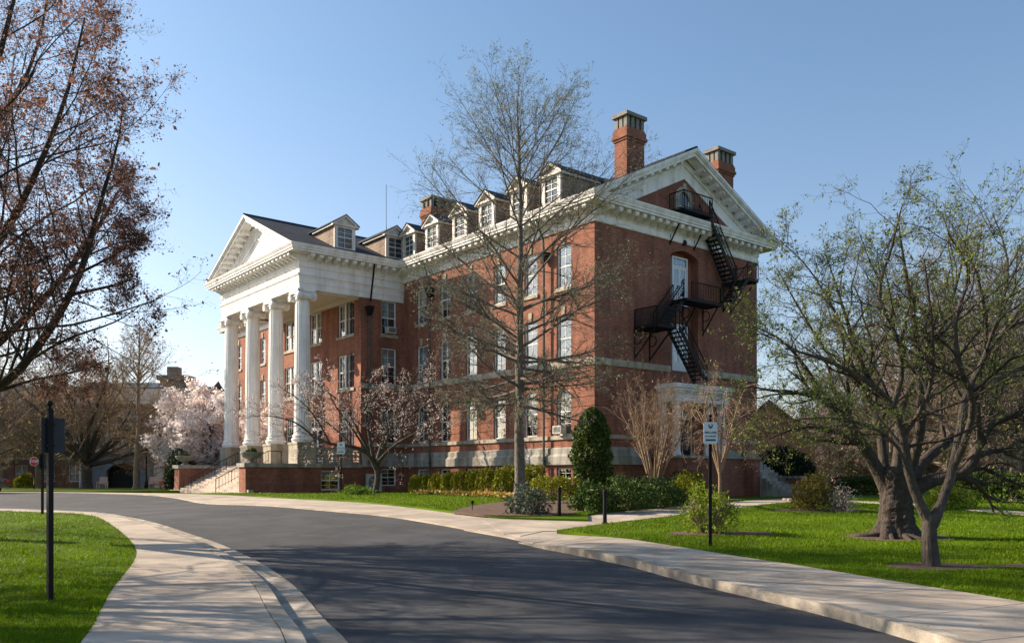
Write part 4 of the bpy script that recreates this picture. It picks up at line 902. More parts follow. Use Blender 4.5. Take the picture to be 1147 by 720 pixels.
# right front tree
b=G(1043,13.9,.11)
rt=[rel(b,[(1043,640,14.8,.21),(1043,632,14.8,.16),(1041,600,14.8,.125),(1042,575,14.8,.125)],.939),]
rt+=[rel(b,[(1043,588,14.8,.12),(1031,565,14.8,.085),(1018,530,14.7,.078),(1012,490,14.6,.07),(1000,455,14.4,.058),(975,430,14.0,.045),(930,405,13.6,.03),(880,390,13.2,.014)],.939),
 rel(b,[(1043,588,14.8,.12),(1054,565,14.8,.085),(1066,530,14.9,.08),(1076,480,15,.075),(1083,440,15.1,.068),(1105,395,15.4,.05),(1125,330,15.7,.035),(1128,285,16,.02),(1112,240,16.1,.01)],.939),
 rel(b,[(1070,520,14.9,.06),(1082,490,14.6,.06),(1090,450,14.2,.055),(1075,410,13.8,.045),(1070,360,13.5,.035),(1085,305,13.2,.025),(1062,262,13,.012)],.939),
 rel(b,[(1000,455,14.4,.05),(1010,420,14.4,.045),(1005,380,14.2,.035),(985,330,14,.028),(998,280,13.8,.02),(1010,232,13.6,.01)],.939),
 rel(b,[(1083,440,15.1,.055),(1115,425,15.4,.05),(1160,405,15.8,.04),(1230,380,16,.02)],.939),
 rel(b,[(975,430,14.0,.035),(955,390,14.2,.03),(930,340,14.4,.022),(905,300,14.5,.012),(880,275,14.5,.008)],.939),
 rel(b,[(1105,395,15.4,.04),(1140,350,15.2,.035),(1172,300,15,.022),(1178,285,15,.01)],.939),
 rel(b,[(1012,490,14.6,.04),(1040,440,14.2,.035),(1045,380,13.8,.03),(1040,330,13.6,.02),(1035,290,13.5,.012)],.939),
 rel(b,[(1020,535,14.7,.035),(1005,500,14.4,.03),(975,478,14.0,.024),(930,468,13.6,.016),(890,470,13.3,.009)],.939)]
CRAB=[dict(n=14,t0=.24,ang=45,sd=13,lr=.40,rr=.5,K=6,w=.2,trop=.03,fall=.5,flat=.3),dict(n=7,t0=.15,ang=45,sd=14,lr=.48,rr=.46,K=4,w=.22,trop=.03,fall=.35,lmin=.3,flat=.3),dict(n=5,t0=.15,ang=48,sd=15,lr=.45,rr=.65,K=3,w=.22,trop=.04,lmin=.15,rmin=.0028),dict(n=3,t0=.25,ang=50,sd=15,lr=.5,rr=.8,K=2,w=.2,lmin=.07,rmin=.0022)]
limb_tree('crabapple_tree',b,'slim forked tree with smooth grey trunk nearest the pavement on the right lawn','tree',rt,31,BARK['dark'],LM['leaf_new'],CRAB,(6,4,3,3),27000,.0145,.02,2,lsd=.4,tbark=BARK['mid'])
# old tree with the thick trunk
b=G(1004,18.7,.11)
ot=[[(0,0,.85,.25),(0,0,1.1,.27),(-.03,0,1.35,.31),(-.02,0,1.5,.27)]]
ot+=[rel(b,[(1000,556,20.4,.26),(985,530,20.4,.17),(968,500,20.3,.14),(948,470,20,.11),(925,448,19.7,.085),(895,440,19.4,.06),(862,437,19.2,.03),(840,432,19,.012)],.917),
 rel(b,[(998,556,20.4,.2),(990,520,20.6,.12),(985,480,20.9,.10),(970,440,21.3,.08),(955,380,21.6,.055),(938,325,21.8,.03),(925,285,22,.012)],.917),
 rel(b,[(1006,556,20.4,.24),(1022,520,20.2,.13),(1032,470,19.8,.11),(1030,420,19.5,.09),(1022,350,19.2,.06),(1012,290,19,.03),(1005,238,18.9,.012)],.917),
 rel(b,[(1010,556,20.4,.24),(1045,538,20.3,.16),(1082,528,20.2,.14),(1098,495,20.2,.12),(1112,474,20.1,.10),(1145,462,20,.07),(1190,440,20,.03)],.917),
 rel(b,[(1008,556,20.4,.24),(1035,515,20.8,.14),(1055,500,21.2,.12),(1085,470,21.8,.09),(1110,410,22.2,.06),(1135,330,22.5,.03),(1140,275,22.5,.012)],.917),
 rel(b,[(1003,556,20.4,.2),(1005,510,21.2,.11),(1012,450,22,.09),(1050,380,22.6,.06),(1075,305,23,.035),(1085,245,23,.012)],.917),
 rel(b,[(925,448,19.7,.05),(905,415,19.4,.04),(880,385,19,.03),(855,370,18.8,.018),(835,365,18.6,.01)],.917),
 rel(b,[(970,440,21.3,.05),(930,400,21.3,.04),(895,345,21.4,.025),(870,300,21.4,.012)],.917),
 rel(b,[(1098,495,20.2,.07),(1095,440,19.8,.06),(1105,370,19.5,.045),(1095,310,19.2,.028),(1076,260,19,.012)],.917),
 rel(b,[(968,500,20.3,.06),(940,485,20.0,.05),(900,478,19.6,.035),(865,490,19.4,.018),(850,500,19.3,.01)],.917)]
old=limb_tree('old_tree',b,'old gnarled tree with a thick flared trunk and low spreading limbs on the right lawn','tree',ot,37,BARK['dark'],LM['leaf_new'],CRAB,(6,4,3,3),25000,.017,.025,2,lsd=.4,K=16)
rg=np.random.default_rng(5); K_,n_=46,44; zz=np.linspace(-.12,1.55,K_); th=np.arange(n_)*2*np.pi/n_
prof=np.interp(zz,[-.12,0,.08,.2,.4,.8,1.2,1.45,1.55],[.78,.62,.5,.41,.345,.315,.325,.35,.28])[:,None]
amp=np.interp(zz,[0,.15,.4,1.0,1.55],[.34,.24,.13,.09,.12])[:,None]; t_=th[None]+.35*np.sin(zz*2.2)[:,None]
rr=prof*(1+amp*(.55*np.sin(5*t_+.6)+.35*np.sin(8*t_+2+zz[:,None]*1.5)+.25*np.sin(13*t_-zz[:,None]*4))+.05*rg.normal(size=(K_,n_))*np.ones((K_,1)))
rr+=.05*np.exp(-((zz[:,None]-.75)/.1)**2-((np.cos(th[None]-4.2)-1)/.08)**2)+.06*np.exp(-((zz[:,None]-1.05)/.08)**2-((np.cos(th[None]-5.4)-1)/.05)**2)
V_=np.stack([rr*np.cos(th),rr*np.sin(th),np.broadcast_to(zz[:,None],rr.shape)],-1).reshape(-1,3); ix=np.arange(K_*n_).reshape(K_,n_); F_=np.stack([ix[:-1],np.roll(ix[:-1],-1,1),np.roll(ix[1:],-1,1),ix[1:]],-1).reshape(-1,4)
rl_=[]
for i in range(13):
    a=i*2*math.pi/13+rg.normal(0,.2); r1=.75+.45*rg.random(); w=rg.normal(0,.25); rl_.append([(math.cos(a)*.42,math.sin(a)*.42,.06,.075),(math.cos(a+w*.5)*.62,math.sin(a+w*.5)*.62,.03,.06),(math.cos(a+w)*r1,math.sin(a+w)*r1,-.05,.035)])
npmesh('root_flare',[(V_,F_),tubes(*polyline_limbs(rl_,8),7)],BARK['dark'],old,smooth=True)
# cherry in front of the portico, low and wide
b=G(421,50,.1)
ct=[rel(b,[(421,556,50,.42),(421,548,50,.3),(423,535,50,.27),(422,522,50,.27)])]
ct+=[rel(b,[(422,526,50,.24),(412,508,49.6,.19),(395,500,49,.17),(370,497,48.4,.13),(350,488,48,.10),(333,474,47.6,.07),(305,466,47.3,.045),(280,466,47,.02)]),
 rel(b,[(422,526,50,.24),(428,505,50.2,.17),(436,488,50.4,.14),(455,470,50.4,.10),(475,450,50.2,.06),(490,430,50,.02)]),
 rel(b,[(421,524,50,.24),(415,495,50,.16),(410,460,50.4,.12),(416,438,50.6,.08),(424,418,50.6,.03)]),
 rel(b,[(421,524,50,.24),(405,490,50.6,.14),(385,455,51,.1),(362,435,51,.06),(345,420,51,.02)]),
 rel(b,[(370,497,48.4,.1),(355,470,48,.07),(338,450,47.6,.05),(318,436,47.4,.02)]),
 rel(b,[(436,488,50.4,.1),(445,455,50.8,.08),(458,430,51,.05),(472,412,51,.02)]),
 rel(b,[(421,520,50,.2),(440,500,48.5,.12),(465,485,47.5,.08),(495,470,47,.03)]),
 rel(b,[(412,508,49.6,.12),(395,480,48.6,.09),(376,455,48,.06),(366,432,47.8,.02)]),
 rel(b,[(421,520,50,.2),(430,490,52,.12),(445,460,53.2,.08),(470,430,53.8,.03)]),
 rel(b,[(395,500,49,.1),(375,480,49.5,.08),(350,462,49.8,.05),(325,450,50,.02)])]
ct=[[(x,y,z,r*.62) for x,y,z,r in l] for l in ct]
limb_tree('cherry_tree',b,'low wide cherry with sparse pale blossom in front of the portico side','tree',ct,43,BARK['mid'],LM['blossom_white'],[dict(n=13,t0=.25,ang=45,sd=14,lr=.36,rr=.4,K=5,w=.18,trop=.02,fall=.4,flat=.2),dict(n=8,t0=.15,ang=45,sd=14,lr=.45,rr=.5,K=3,w=.18,trop=.02,lmin=.35,rmin=.006),dict(n=5,t0=.2,ang=45,sd=14,lr=.5,rr=.7,K=2,w=.18,lmin=.2,rmin=.006)],(5,3,3),9000,.034,.05,1)
# random limbed tree for the others
def auto_limbs(H,S,zf,n,r,seed,el0=15,el1=80,drop=.0):
    rg=np.random.default_rng(seed); L=[[(0,0,-.3,r*1.7),(0,0,.2,r*1.15),(0,0,zf*.6,r),(0,0,zf,r*.95)]]
    for i in range(n):
        a=i*2.4+rg.normal(0,.2); e=R(el0+(el1-el0)*((i+.5)/n)**1.0); ln=S/max(.35,math.cos(e)) if e<R(55) else (H-zf)/math.sin(e); ln=min(ln,math.hypot(S,H-zf))*(.85+.25*rg.random()); z0=zf*(.75+.25*i/n); pts=[(0,0,z0,r*.55)]
        for t in (.25,.5,.75,1.): 
            d=ln*t; bend=drop*t*t*ln; pts.append((math.cos(a)*math.cos(e)*d+rg.normal(0,.03*ln),math.sin(a)*math.cos(e)*d+rg.normal(0,.03*ln),z0+math.sin(e)*d-bend+(1-math.cos(t*1.2))*.25*ln*(e<R(40)),r*.5*(1-.93*t)))
        L.append(pts)
    return L
def std(tw,rm): return [dict(n=12,t0=.2,ang=42,sd=13,lr=.42,rr=.45,K=5,w=.16,trop=.03,fall=.5),dict(n=9,t0=.15,ang=43,sd=14,lr=.45,rr=.55,K=3,w=.18,trop=.03,lmin=tw*1.6,rmin=rm*1.3),dict(n=6,t0=.2,ang=45,sd=14,lr=.5,rr=.7,K=2,w=.18,lmin=tw,rmin=rm)]
# pink cherry left of the portico
limb_tree('pink_cherry_tree',G(224,67,.1),'round cherry in full pink blossom behind the entrance steps','tree',auto_limbs(7.4,2.7,1.5,15,.22,51,14,80),51,BARK['dark'],LM['blossom_pink'],std(.3,.006),(5,3,3),36000,.11,.12,1)
limb_tree('pink_cherry_tree',G(322,76,.1),'pink blossoming cherry half hidden behind the white columns','tree',auto_limbs(7.0,4.0,1.6,11,.22,52,10,78),52,BARK['dark'],LM['blossom_pink'],std(.3,.006),(5,3,3),24000,.11,.12,1)
# far left trees
oak=limb_tree('oak_tree',G(97,72,.1),'broad bare oak with low sweeping limbs before the far brick building','tree',auto_limbs(11.5,7.6,2.6,18,.42,61,6,80,.03),61,BARK['brown'],LM['bud_gold'],std(.45,.009),(5,3,3),7000,.06,.08,1,tbark=BARK['mid'])
leader_tree('oak_tree',G(152,66,.1),'upright bare oak with a straight trunk left of the entrance steps','tree',12.8,.24,63,3.0,3.9,46,BARK['brown'],LM['bud_gold'],5000,.045,dens=(12,6,3),el=(0,55))
g1=limb_tree('bare_tree',G(43,80,.1),'grey trunked bare tree by the stop sign','tree',auto_limbs(11,7,3,15,.36,65,10,80),65,BARK['pale'],LM['bud_gold'],std(.45,.010),(5,3,3),5000,.06,.08,1)
for px,Y,rz_,sc,lab in ((-40,74,1.2,1.0,'bare tree at the far left edge beyond the road'),(0,92,2.6,.95,'bare tree close to the front of the far brick building'),(200,88,4.0,.8,'bare tree behind the pink cherry by the far brick building')):
    o=copy_tree(g1); o.location=G(px,Y,.1); o.rotation_euler.z=rz_; o.scale=(sc,)*3; o['label']=lab
for px,Y,rz_,sc,lab in ((-670,11.5,.3,.85,'bare tree outside the left edge whose shadow crosses the pavement'),):
    o=copy_tree(g1); o.location=G(px,Y,.1); o.rotation_euler.z=rz_; o.scale=(sc,)*3; o['label']=lab
# far right trees
PINKT=dict(bark=BARK['brown'],leafm=LM['bud_brown'])
p1=limb_tree('ornamental_tree',G(893,93,.1),'pale budding ornamental tree of the far row nearest the hall corner','tree',auto_limbs(7.4,5.0,1.8,14,.22,71,8,72),71,BARK['pale'],LM['bud_pale'],std(.4,.010),(5,3,3),16000,.06,.07,1,group='ornamental trees beyond the right lawn')
p2=limb_tree('ornamental_tree',G(1000,39.5,.1),'brown budding ornamental tree behind the old gnarled trunk','tree',auto_limbs(9.5,4.6,2.0,15,.24,73,12,78),73,BARK['pale'],LM['bud_brown'],std(.4,.008),(5,3,3),10000,.034,.06,1,group='ornamental trees beyond the right lawn')
TR=[(p1,1090,96,1.1,1.2,'pale budding ornamental tree in the far row, right of the forked tree'),(p2,1062,37,2.2,.95,'brown budding tree seen between the forked stems'),(p2,1138,34.5,3.9,.95,'brown budding tree at the right edge behind the dark hedge'),(p1,928,97,.4,1.2,'pale budding tree in the far row right of the orange house'),(p1,968,94,2.0,1.1,'pale budding tree in the far row behind the low hedge'),(p1,1150,95,2.9,1.2,'pale budding tree farthest right in the far row'),(p2,1020,88,.8,1.5,'tall brown tree in the far background behind the old tree'),(p2,1115,86,4.4,1.7,'tall brown tree in the far background at the right edge'),(p1,1038,95,3.3,1.2,'pale budding tree in the middle of the far row'),(p2,1205,36,5.3,1.1,'brown budding tree beyond the right edge of the picture')]
for src,px,Y,rz_,sc,lab in TR:
    o=copy_tree(src); o.location=G(px,Y,.1); o.rotation_euler.z=rz_; o.scale=(sc,)*3; o['label']=lab
# crape myrtle against the gable
rg=np.random.default_rng(81); cm=[[(0,0,-.2,.12),(0,0,0,.11),(0,0,.12,.09),(0,0,.2,.05)]]
for i in range(17):
    a=i*2.4; sp=.55+1.75*((i+.5)/17)**.7; cm.append([(math.cos(a)*.06,math.sin(a)*.06,.0,.055),(math.cos(a)*sp*.25,math.sin(a)*sp*.25,1.4,.042),(math.cos(a)*sp*.6+rg.normal(0,.1),math.sin(a)*sp*.6+rg.normal(0,.1),3.0,.028),(math.cos(a)*sp+rg.normal(0,.15),math.sin(a)*sp+rg.normal(0,.15),4.5+rg.normal(0,.4),.012)])
limb_tree('crape_myrtle',G(733,40.6,.1),'bare tan many-stemmed crape myrtle fanning up against the shaded gable wall','shrub',cm,81,BARK['tan'],LM['bud_brown'],[dict(n=8,t0=.35,ang=30,sd=10,lr=.34,rr=.5,K=5,w=.16,trop=.07,fall=.3),dict(n=6,t0=.2,ang=34,sd=11,lr=.5,rr=.6,K=4,w=.2,trop=.06,lmin=.3,rmin=.005),dict(n=3,t0=.3,ang=28,sd=9,lr=.5,rr=.7,K=2,w=.1,trop=.05,rmin=.005)],(4,3,3),1500,.03,.03,1)
b=G(806,37.5,.1); wl_=[[(0,0,-.3,.1),(0,0,0,.085),(.02,0,.7,.075),(0,0,1.3,.07)]]
for i in range(9):
    a=i*2.4; sp=1.0+1.1*((i*7)%13)/13; hh=3.3+1.9*((i*5)%13)/13; c_,s_=math.cos(a),math.sin(a)*.8
    wl_.append([(0,0,1.0+.02*i,.045),(c_*sp*.3,s_*sp*.3,hh*.6,.05),(c_*sp*.62,s_*sp*.62,hh*.92,.035),(c_*sp*.9,s_*sp*.9,hh,.022),(c_*sp*1.15,s_*sp*1.15,hh*.86,.012),(c_*sp*1.28,s_*sp*1.28,hh*.66,.006)])
limb_tree('weeping_tree',b,'small bare weeping tree with drooping tan twigs before the white side porch','tree',wl_,83,BARK['tan'],LM['bud_brown'],[dict(n=8,t0=.3,ang=48,sd=14,lr=.36,rr=.45,K=6,w=.2,trop=-.10,fall=.3),dict(n=7,t0=.2,ang=42,sd=12,lr=.5,rr=.6,K=4,w=.2,trop=-.10,lmin=.3,rmin=.0055),dict(n=4,t0=.3,ang=40,sd=9,lr=.5,rr=.7,K=2,w=.15,trop=-.08,rmin=.0045)],(4,3,3),2600,.03,.03,1)
# ------------------------------------------------------------------ shrubs
def shrub(name,loc,label,cat,fn,n,leafm,lsize,seed,stems=0,bark='brown',group=None,h=1.,w=.6,asp=.6,lsd=.3,parent_scale=1):
    """fn(rg,n)-> leaf centres relative to the base"""
    rg=np.random.default_rng(seed); root=empty(name,loc,label,cat,group); C=fn(rg,n)
    npmesh('foliage',[leaves(C,lsize,rg,asp,lsd)],leafm,root)
    k=max(stems,7); a=rg.random(k)*6.283; rr=np.sqrt(rg.random(k))*w*.9; P=np.zeros((k,3)); P[:,0]=np.cos(a)*rr*.15; P[:,1]=np.sin(a)*rr*.15; P[:,2]=-.08
    D=nrm(np.stack([np.cos(a)*rr,np.sin(a)*rr,np.full(k,h*.8)],1)); L=np.hypot(rr,h*.85)*(.8+.25*rg.random(k)); p,r=grow(P,D,L,np.full(k,.012+.006*h),5,.08,.03,.3,rg)
    lv=branches(p,r,L,[dict(n=7,t0=.25,ang=30,sd=10,lr=.4,rr=.6,K=3,w=.15,trop=.05)],rg); npmesh('stem',[tubes(p,r,4),tubes(*lv[0],3)],BARK[bark],root)
    return root
def lumpy(a,b,h,shell=.35,lump=.14,freq=3.,z0=.02,boxy=2.0,hollow=0.):
    def fn(rg,n):
        u=nrm(rg.normal(size=(n,3))); u[:,2]=np.abs(u[:,2])*1.0
        ph=rg.random(6)*6.28
        k=1+lump*(np.sin(u[:,0]*freq*2+ph[0])*np.sin(u[:,1]*freq*2+ph[1])+.7*np.sin(u[:,2]*freq*2.5+u[:,0]*freq+ph[2]))
        p=(np.abs(u)**boxy).sum(1,keepdims=True)**(1/boxy); u=u/p
        r=(1-shell*rg.random(n)**1.6)*k+rg.normal(0,.025,n)
        C=u*r[:,None]*np.array([a,b,h]); C[:,2]+=z0
        if hollow: 
            keep=(C[:,2]>h*hollow)|(rg.random(n)<.25); C=C[keep]; C+=rg.normal(0,.02,C.shape)
        return C
    return fn
def hedge_run(pts,wd,h,lump=.06,taper=0.):
    A=resample(pts,60)
    def fn(rg,n):
        s=rg.random(n)*58.99; i=s.astype(int); u=(s-i)[:,None]; P=A[i]*(1-u)+A[i+1]*u; T=nrm(A[i+1]-A[i]); N=np.stack([-T[:,1],T[:,0]],1)
        ph=rg.random(n)*math.pi; k=1+lump*np.sin(s*.9)+lump*np.sin(s*2.3+1); m=(1-.3*rg.random(n)**1.7)
        ox=np.sign(np.cos(ph))*np.abs(np.cos(ph))**.45*wd*m*k; oz=np.abs(np.sin(ph))**.45*h*m*k*(1-taper*s/59)+rg.normal(0,.02,n)
        return np.stack([P[:,0]+N[:,0]*ox-A[0,0],P[:,1]+N[:,1]*ox-A[0,1],np.maximum(oz,.02)],1)
    return fn
def hp(x,y): return HW(x,y)
hl=[hp(-2.6,1.6),hp(-2.9,4),hp(-2.7,7),hp(-2.4,10),hp(-2.2,13.2)]
shrub('clipped_hedge',(hl[0][0],hl[0][1],gz(*hl[0])+.08),'long clipped yew hedge along the foot of the sunny brick facade','hedge',hedge_run(hl,.8,1.5,.09,.38),26000,LM['yew'],.05,101,h=1.0,w=.5)
shrub('clipped_bush',G(622,36,.1),'rounded clipped bush between the tall tree trunk and the evergreen column','bush',lumpy(1.25,.9,1.02,boxy=2.6),5200,LM['yew'],.04,103)
shrub('blue_bush',G(592,25.3,.1),'blue green leafy bush at the front of the mulch bed below the tall tree','bush',lumpy(.72,.6,.86,lump=.22,freq=4,shell=.6),2600,LM['blue'],.040,105,h=.7,asp=.45)
def cone(a,h):
    def fn(rg,n):
        z=rg.random(n)**.8; t=rg.random(n)*6.283; r=a*np.interp(z,[0,.12,.45,.8,.95,1],[.72,.92,1,.78,.42,.08])*(1+.10*np.sin(7*t+z*5)*np.sin(z*23))*(1-.3*rg.random(n)**1.5)*(1+.09*np.sin(3*t+z*9)+.07*np.sin(5*t-z*17)); return np.stack([np.cos(t)*r,np.sin(t)*r,z*h+.02],1)
    return fn
shrub('evergreen_column',G(663,37.5,.1),'tall bullet shaped evergreen by the corner of the hall','shrub',cone(.86,4.0),19000,LM['ever'],.055,107,h=3.4,w=.4)
RH=[(702,27.6,1.0,.95,1.02,'ever','dark leafy rhododendron behind the second bollard'),(740,29.2,.95,.8,.98,'ever','leafy green bush right of the second bollard in the mulch bed'),(664,26.8,.75,.7,.9,'ever','small leafy bush left of the second bollard'),(766,31.6,.9,.8,1.02,'yew','lighter green bush at the right end of the mulch bed')]
for i,(px,Y,a,b_,h,l,lab) in enumerate(RH): shrub('leafy_bush',G(px,Y,.1),lab,'bush',lumpy(a,b_,h,lump=.2,freq=3.5,shell=.5),3300,LM[l],.055,110+i,h=.8,asp=.4)
shrub('dark_mound',G(715,38.8,.1),'dark low clipped mound at the foot of the crape myrtle','bush',lumpy(2.0,.8,.85,boxy=2.4),6000,LM['ever_dark'],.045,121)
shrub('dark_mound',G(770,39.6,.1),'dark round clipped bush below the side porch wall','bush',lumpy(.9,.8,1.25,boxy=2.2),4500,LM['ever_dark'],.045,122)
shrub('forsythia_bush',G(795,19.5,.1),'twiggy fresh green bush directly behind the white sign post','bush',lumpy(.70,.6,1.08,shell=.8,lump=.2,freq=4,hollow=.42),5600,LM['spring'],.034,125,stems=34,h=1.0,w=.62,bark='pale',asp=.45)
shrub('bronze_bush',G(910,26.6,.1),'round yellow bronze bush standing on the lawn right of the side steps','bush',lumpy(.73,.7,1.12,shell=.5,lump=.12,hollow=.18),5200,LM['bronze'],.032,127,stems=20,h=1.0,w=.5)
shrub('pale_bush',G(943,26,.1),'small open pale bush beside the yellow bronze bush','bush',lumpy(.45,.42,.92,shell=.8,lump=.25,freq=4),900,LM['bud_pale'],.03,129,stems=16,h=.8,w=.4,bark='pale')
shrub('dome_hedge',G(874,54.5,.1),'large dark dome of clipped evergreen beyond the side steps','hedge',lumpy(2.3,1.9,2.75,boxy=2.2,lump=.05),19000,LM['ever_dark'],.06,131,h=1.6)
shrub('low_hedge',G(966,46,.1),'low dark hedge on the lawn left of the old trunk','hedge',lumpy(1.5,.8,1.0,boxy=3,lump=.05),5000,LM['ever'],.05,133)
shrub('spring_bush',G(1062,27.5,.1),'yellow green bush right behind the forked tree','bush',lumpy(.85,.7,.95,lump=.2,shell=.6),4200,LM['spring'],.036,135,stems=14)
hr_=[G(1085,33)[:2],G(1120,32)[:2],G(1165,31)[:2],G(1230,30)[:2]]
shrub('dark_hedge',(hr_[0][0],hr_[0][1],gz(*hr_[0])+.1),'long dark leafy hedge at the right edge of the lawn','hedge',hedge_run(hr_,.7,1.0,.1),12000,LM['ever'],.06,137)
shrub('round_shrub',G(27,78,.1),'pale green round shrub near the stop sign','bush',lumpy(.85,.8,1.3),2600,LM['yew'],.07,139)
shrub('dark_shrub',(HW(-10.2,33.2)[0],HW(-10.2,33.2)[1],gz(*HW(-10.2,33.2))+.1),'dark evergreen shrub beside the left urn','bush',lumpy(1.1,1.1,2.9,boxy=2.5),5000,LM['ever_dark'],.07,141,h=2)
shrub('lily_clump',G(400,46.5,.1),'clump of bright green strap leaves beside the cherry trunk','plant',lumpy(1.0,.6,.55,lump=.2,shell=.8),1200,LM['lily'],.10,143,asp=.14,h=.3)
for i,pl in enumerate(PLANTERS):
    loc=pl.location
    shrub('urn_plant',(loc.x,loc.y,loc.z+.6),('small green plant growing in the right stone urn','small green plant growing in the left stone urn')[i],'plant',lumpy(.35,.35,.28),500,LM['ever'],.05,145+i,h=.25,w=.3)
# yellow and orange bedding flowers: a strip along the hedge foot
def flower_strip(name,pts,wd,n,seed,label):
    rg=np.random.default_rng(seed); A=resample(pts,40); s=rg.random(n)*38.99; i=s.astype(int); u=(s-i)[:,None]; P=A[i]*(1-u)+A[i+1]*u+rg.normal(0,wd,(n,2)); Z=gzv(P[:,0],P[:,1])+.16+rg.random(n)*.17
    C=np.stack([P[:,0],P[:,1],Z],1); o=npmesh(name,[leaves(C,.07,rg,.8)],LM['flower']); tag(o,label,'flowers',kind='stuff')
    C2=C.copy(); C2[:,2]-=.06; C2[:,:2]+=rg.normal(0,.08,(n,2)); g=npmesh('foliage',[leaves(C2,.055,rg)],LM['ever'],o)
flower_strip('bedding_flowers',[(-5.2,49.5),(-3.6,46.5),(-2.0,43.6),(-.6,41),(.4,39)],.4,1500,151,'band of low yellow and orange flowers below the clipped hedge')
flower_strip('bedding_flowers',[G(648,33)[:2],G(690,33.2)[:2],G(725,33.5)[:2]],.3,900,153,'low orange flowers among the bushes near the bollards')
# ------------------------------------------------------------------ street furniture
M['sign_white']=mat('sign_white',(.72,.74,.76),.45,.05,3); M['sign_green']=mat('sign_green',(.01,.10,.10),.5); M['sign_back']=mat('sign_back_black',(.03,.034,.04),.6,.2,6); M['stop_red']=mat('stop_red',(.55,.015,.02),.45); M['lantern']=mat('lantern_glass',(.75,.78,.8),.3); M['wood']=mat('weathered_wood',(.42,.27,.17),.8,.2,8)
def text_mesh(body,size,name,m,parent,loc,rot,bold=.0):
    cu=bpy.data.curves.new(name,'FONT'); cu.body=body; cu.size=size; cu.align_x='CENTER'; cu.align_y='CENTER'; cu.extrude=.002; cu.offset=bold
    t=bpy.data.objects.new('lettering_source',cu); col.objects.link(t); dg=bpy.context.evaluated_depsgraph_get(); dg.update(); me=bpy.data.meshes.new_from_object(t.evaluated_get(dg)); bpy.data.objects.remove(t); me.materials.clear(); me.materials.append(m)
    o=link(name,me,parent); o.location=loc; o.rotation_euler=rot; return o
def post(root,h,w=.075,ball=True):
    mb=MB(); mb.box(-w/2,w/2,-w/2,w/2,-.3,h); mb.box(-w/2-.012,w/2+.012,-w/2-.012,w/2+.012,0,.05) if False else None
    mb.build('post',M['iron'],root)
    if ball:
        r=w*.62; f=MB(); pr=[(.6*w,h+.001),(.6*w,h+.02),(.3*w,h+.03),(.3*w,h+.05)]+[(max(.004,r*math.sin(a)),h+.05+r*.9-r*math.cos(a)) for a in [math.pi*(.12+.86*i/9) for i in range(10)]]; f.lathe(pr,n=16); f.build('finial',M['iron'],root,smooth=False)
def parking_sign(name,loc,label,h,rz,pw=.27,ph=.43,group=None,w=.058):
    t=empty(name,loc,label,'sign',group,rz); post(t,h,w)
    p=MB(); zc=h-.04-ph/2; y=-w/2-.012; c=.03
    pts=[(-pw/2+c,-ph/2),(pw/2-c,-ph/2),(pw/2,-ph/2+c),(pw/2,ph/2-c),(pw/2-c,ph/2),(-pw/2+c,ph/2),(-pw/2,ph/2-c),(-pw/2,-ph/2+c)]
    p.prism([(a,y-.006,zc+b) for a,b in pts],(0,.012,0)); o=p.build('sign_panel',M['sign_white'],t)
    e=MB(); ez=zc+ph*.29; q=pw*.16; e.prism([(-q,y-.010,ez+q),(q,y-.010,ez+q),(q*.9,y-.010,ez-.2*q),(0,y-.010,ez-q*1.1),(-q*.9,y-.010,ez-.2*q)],(0,.0035,0)); e.build('emblem',M['sign_green'],o)
    e=MB(); e.prism([(-q*.7,y-.014,ez+q*.8),(q*.7,y-.014,ez+q*.8),(0,y-.014,ez-.1*q)],(0,.0035,0)); e.build('emblem_field',M['sign_white'],o)
    text_mesh('FIRE LANE',pw*.185,'lettering',M['sign_green'],o,(0,y-.009,zc+ph*.02),(R(90),0,0),.0015); text_mesh('NO PARKING',pw*.125,'lettering',M['sign_green'],o,(0,y-.009,zc-ph*.15),(R(90),0,0),.001)
    b=MB(); b.box(-pw*.36,pw*.36,y-.010,y-.0065,zc-ph*.36,zc-ph*.28); b.build('rule_bar',M['sign_green'],o); return t
parking_sign('sign_post',G(795.5,16.8,.11),'black post with white sign on the right lawn before the fresh green bush',2.5,R(-4))
parking_sign('sign_post',G(382,47.5,.1),'thin black post with small pale sign before the porch wall and cherry',2.95,R(8),.42,.66,w=.06)
def back_sign(loc,label,h,rz,pw,ph,dz):
    t=empty('sign_post',loc,label,'sign',rz=rz); post(t,h,.06); p=MB(); zc=h-.06-dz-ph/2; p.box(-pw/2+.055,pw/2+.055,.04,.052,zc-ph/2,zc+ph/2); o=p.build('sign_panel',M['sign_back'],t)
    for z in (zc-ph*.3,zc+ph*.3): c=MB(); c.box(-.042,.042,-.036,.0395,z-.015,z+.015); c.build('clamp',M['iron'],t)
    return t
back_sign(G(56,10.45,.11),'tall black ball topped post with dark sign panel on the near left lawn',2.34,R(52),.28,.43,.03)
back_sign(G(47.5,27.5,.1),'thinner black post with a narrow dark sign far back on the left lawn',2.0,R(75),.3,.45,.0)
for i,(px,Y,lab) in enumerate(((626.5,24.6,'black bollard left of the pair beside the mulch bed'),(677.5,22.8,'black bollard nearer the right lawn by the walk'))):
    t=empty('bollard',G(px,Y,.03),lab,'bollard','bollards across the walk'); s=MB(); s.lathe([(.075,-.1),(.075,.03),(.055,.05),(.05,.78),(.062,.79),(.062,.83),(.05,.84)],n=18); s.build('post',M['iron'],t); c=MB(); c.lathe([(.05,.841),(.058,.86),(.055,.89),(.035,.915),(.005,.925)],n=18); c.build('cap',M['iron'],t); f=MB(); f.lathe([(.1,-.05),(.1,.025),(.08,.04),(.078,.045)],n=18); f.build('base_plate',M['iron'],t)
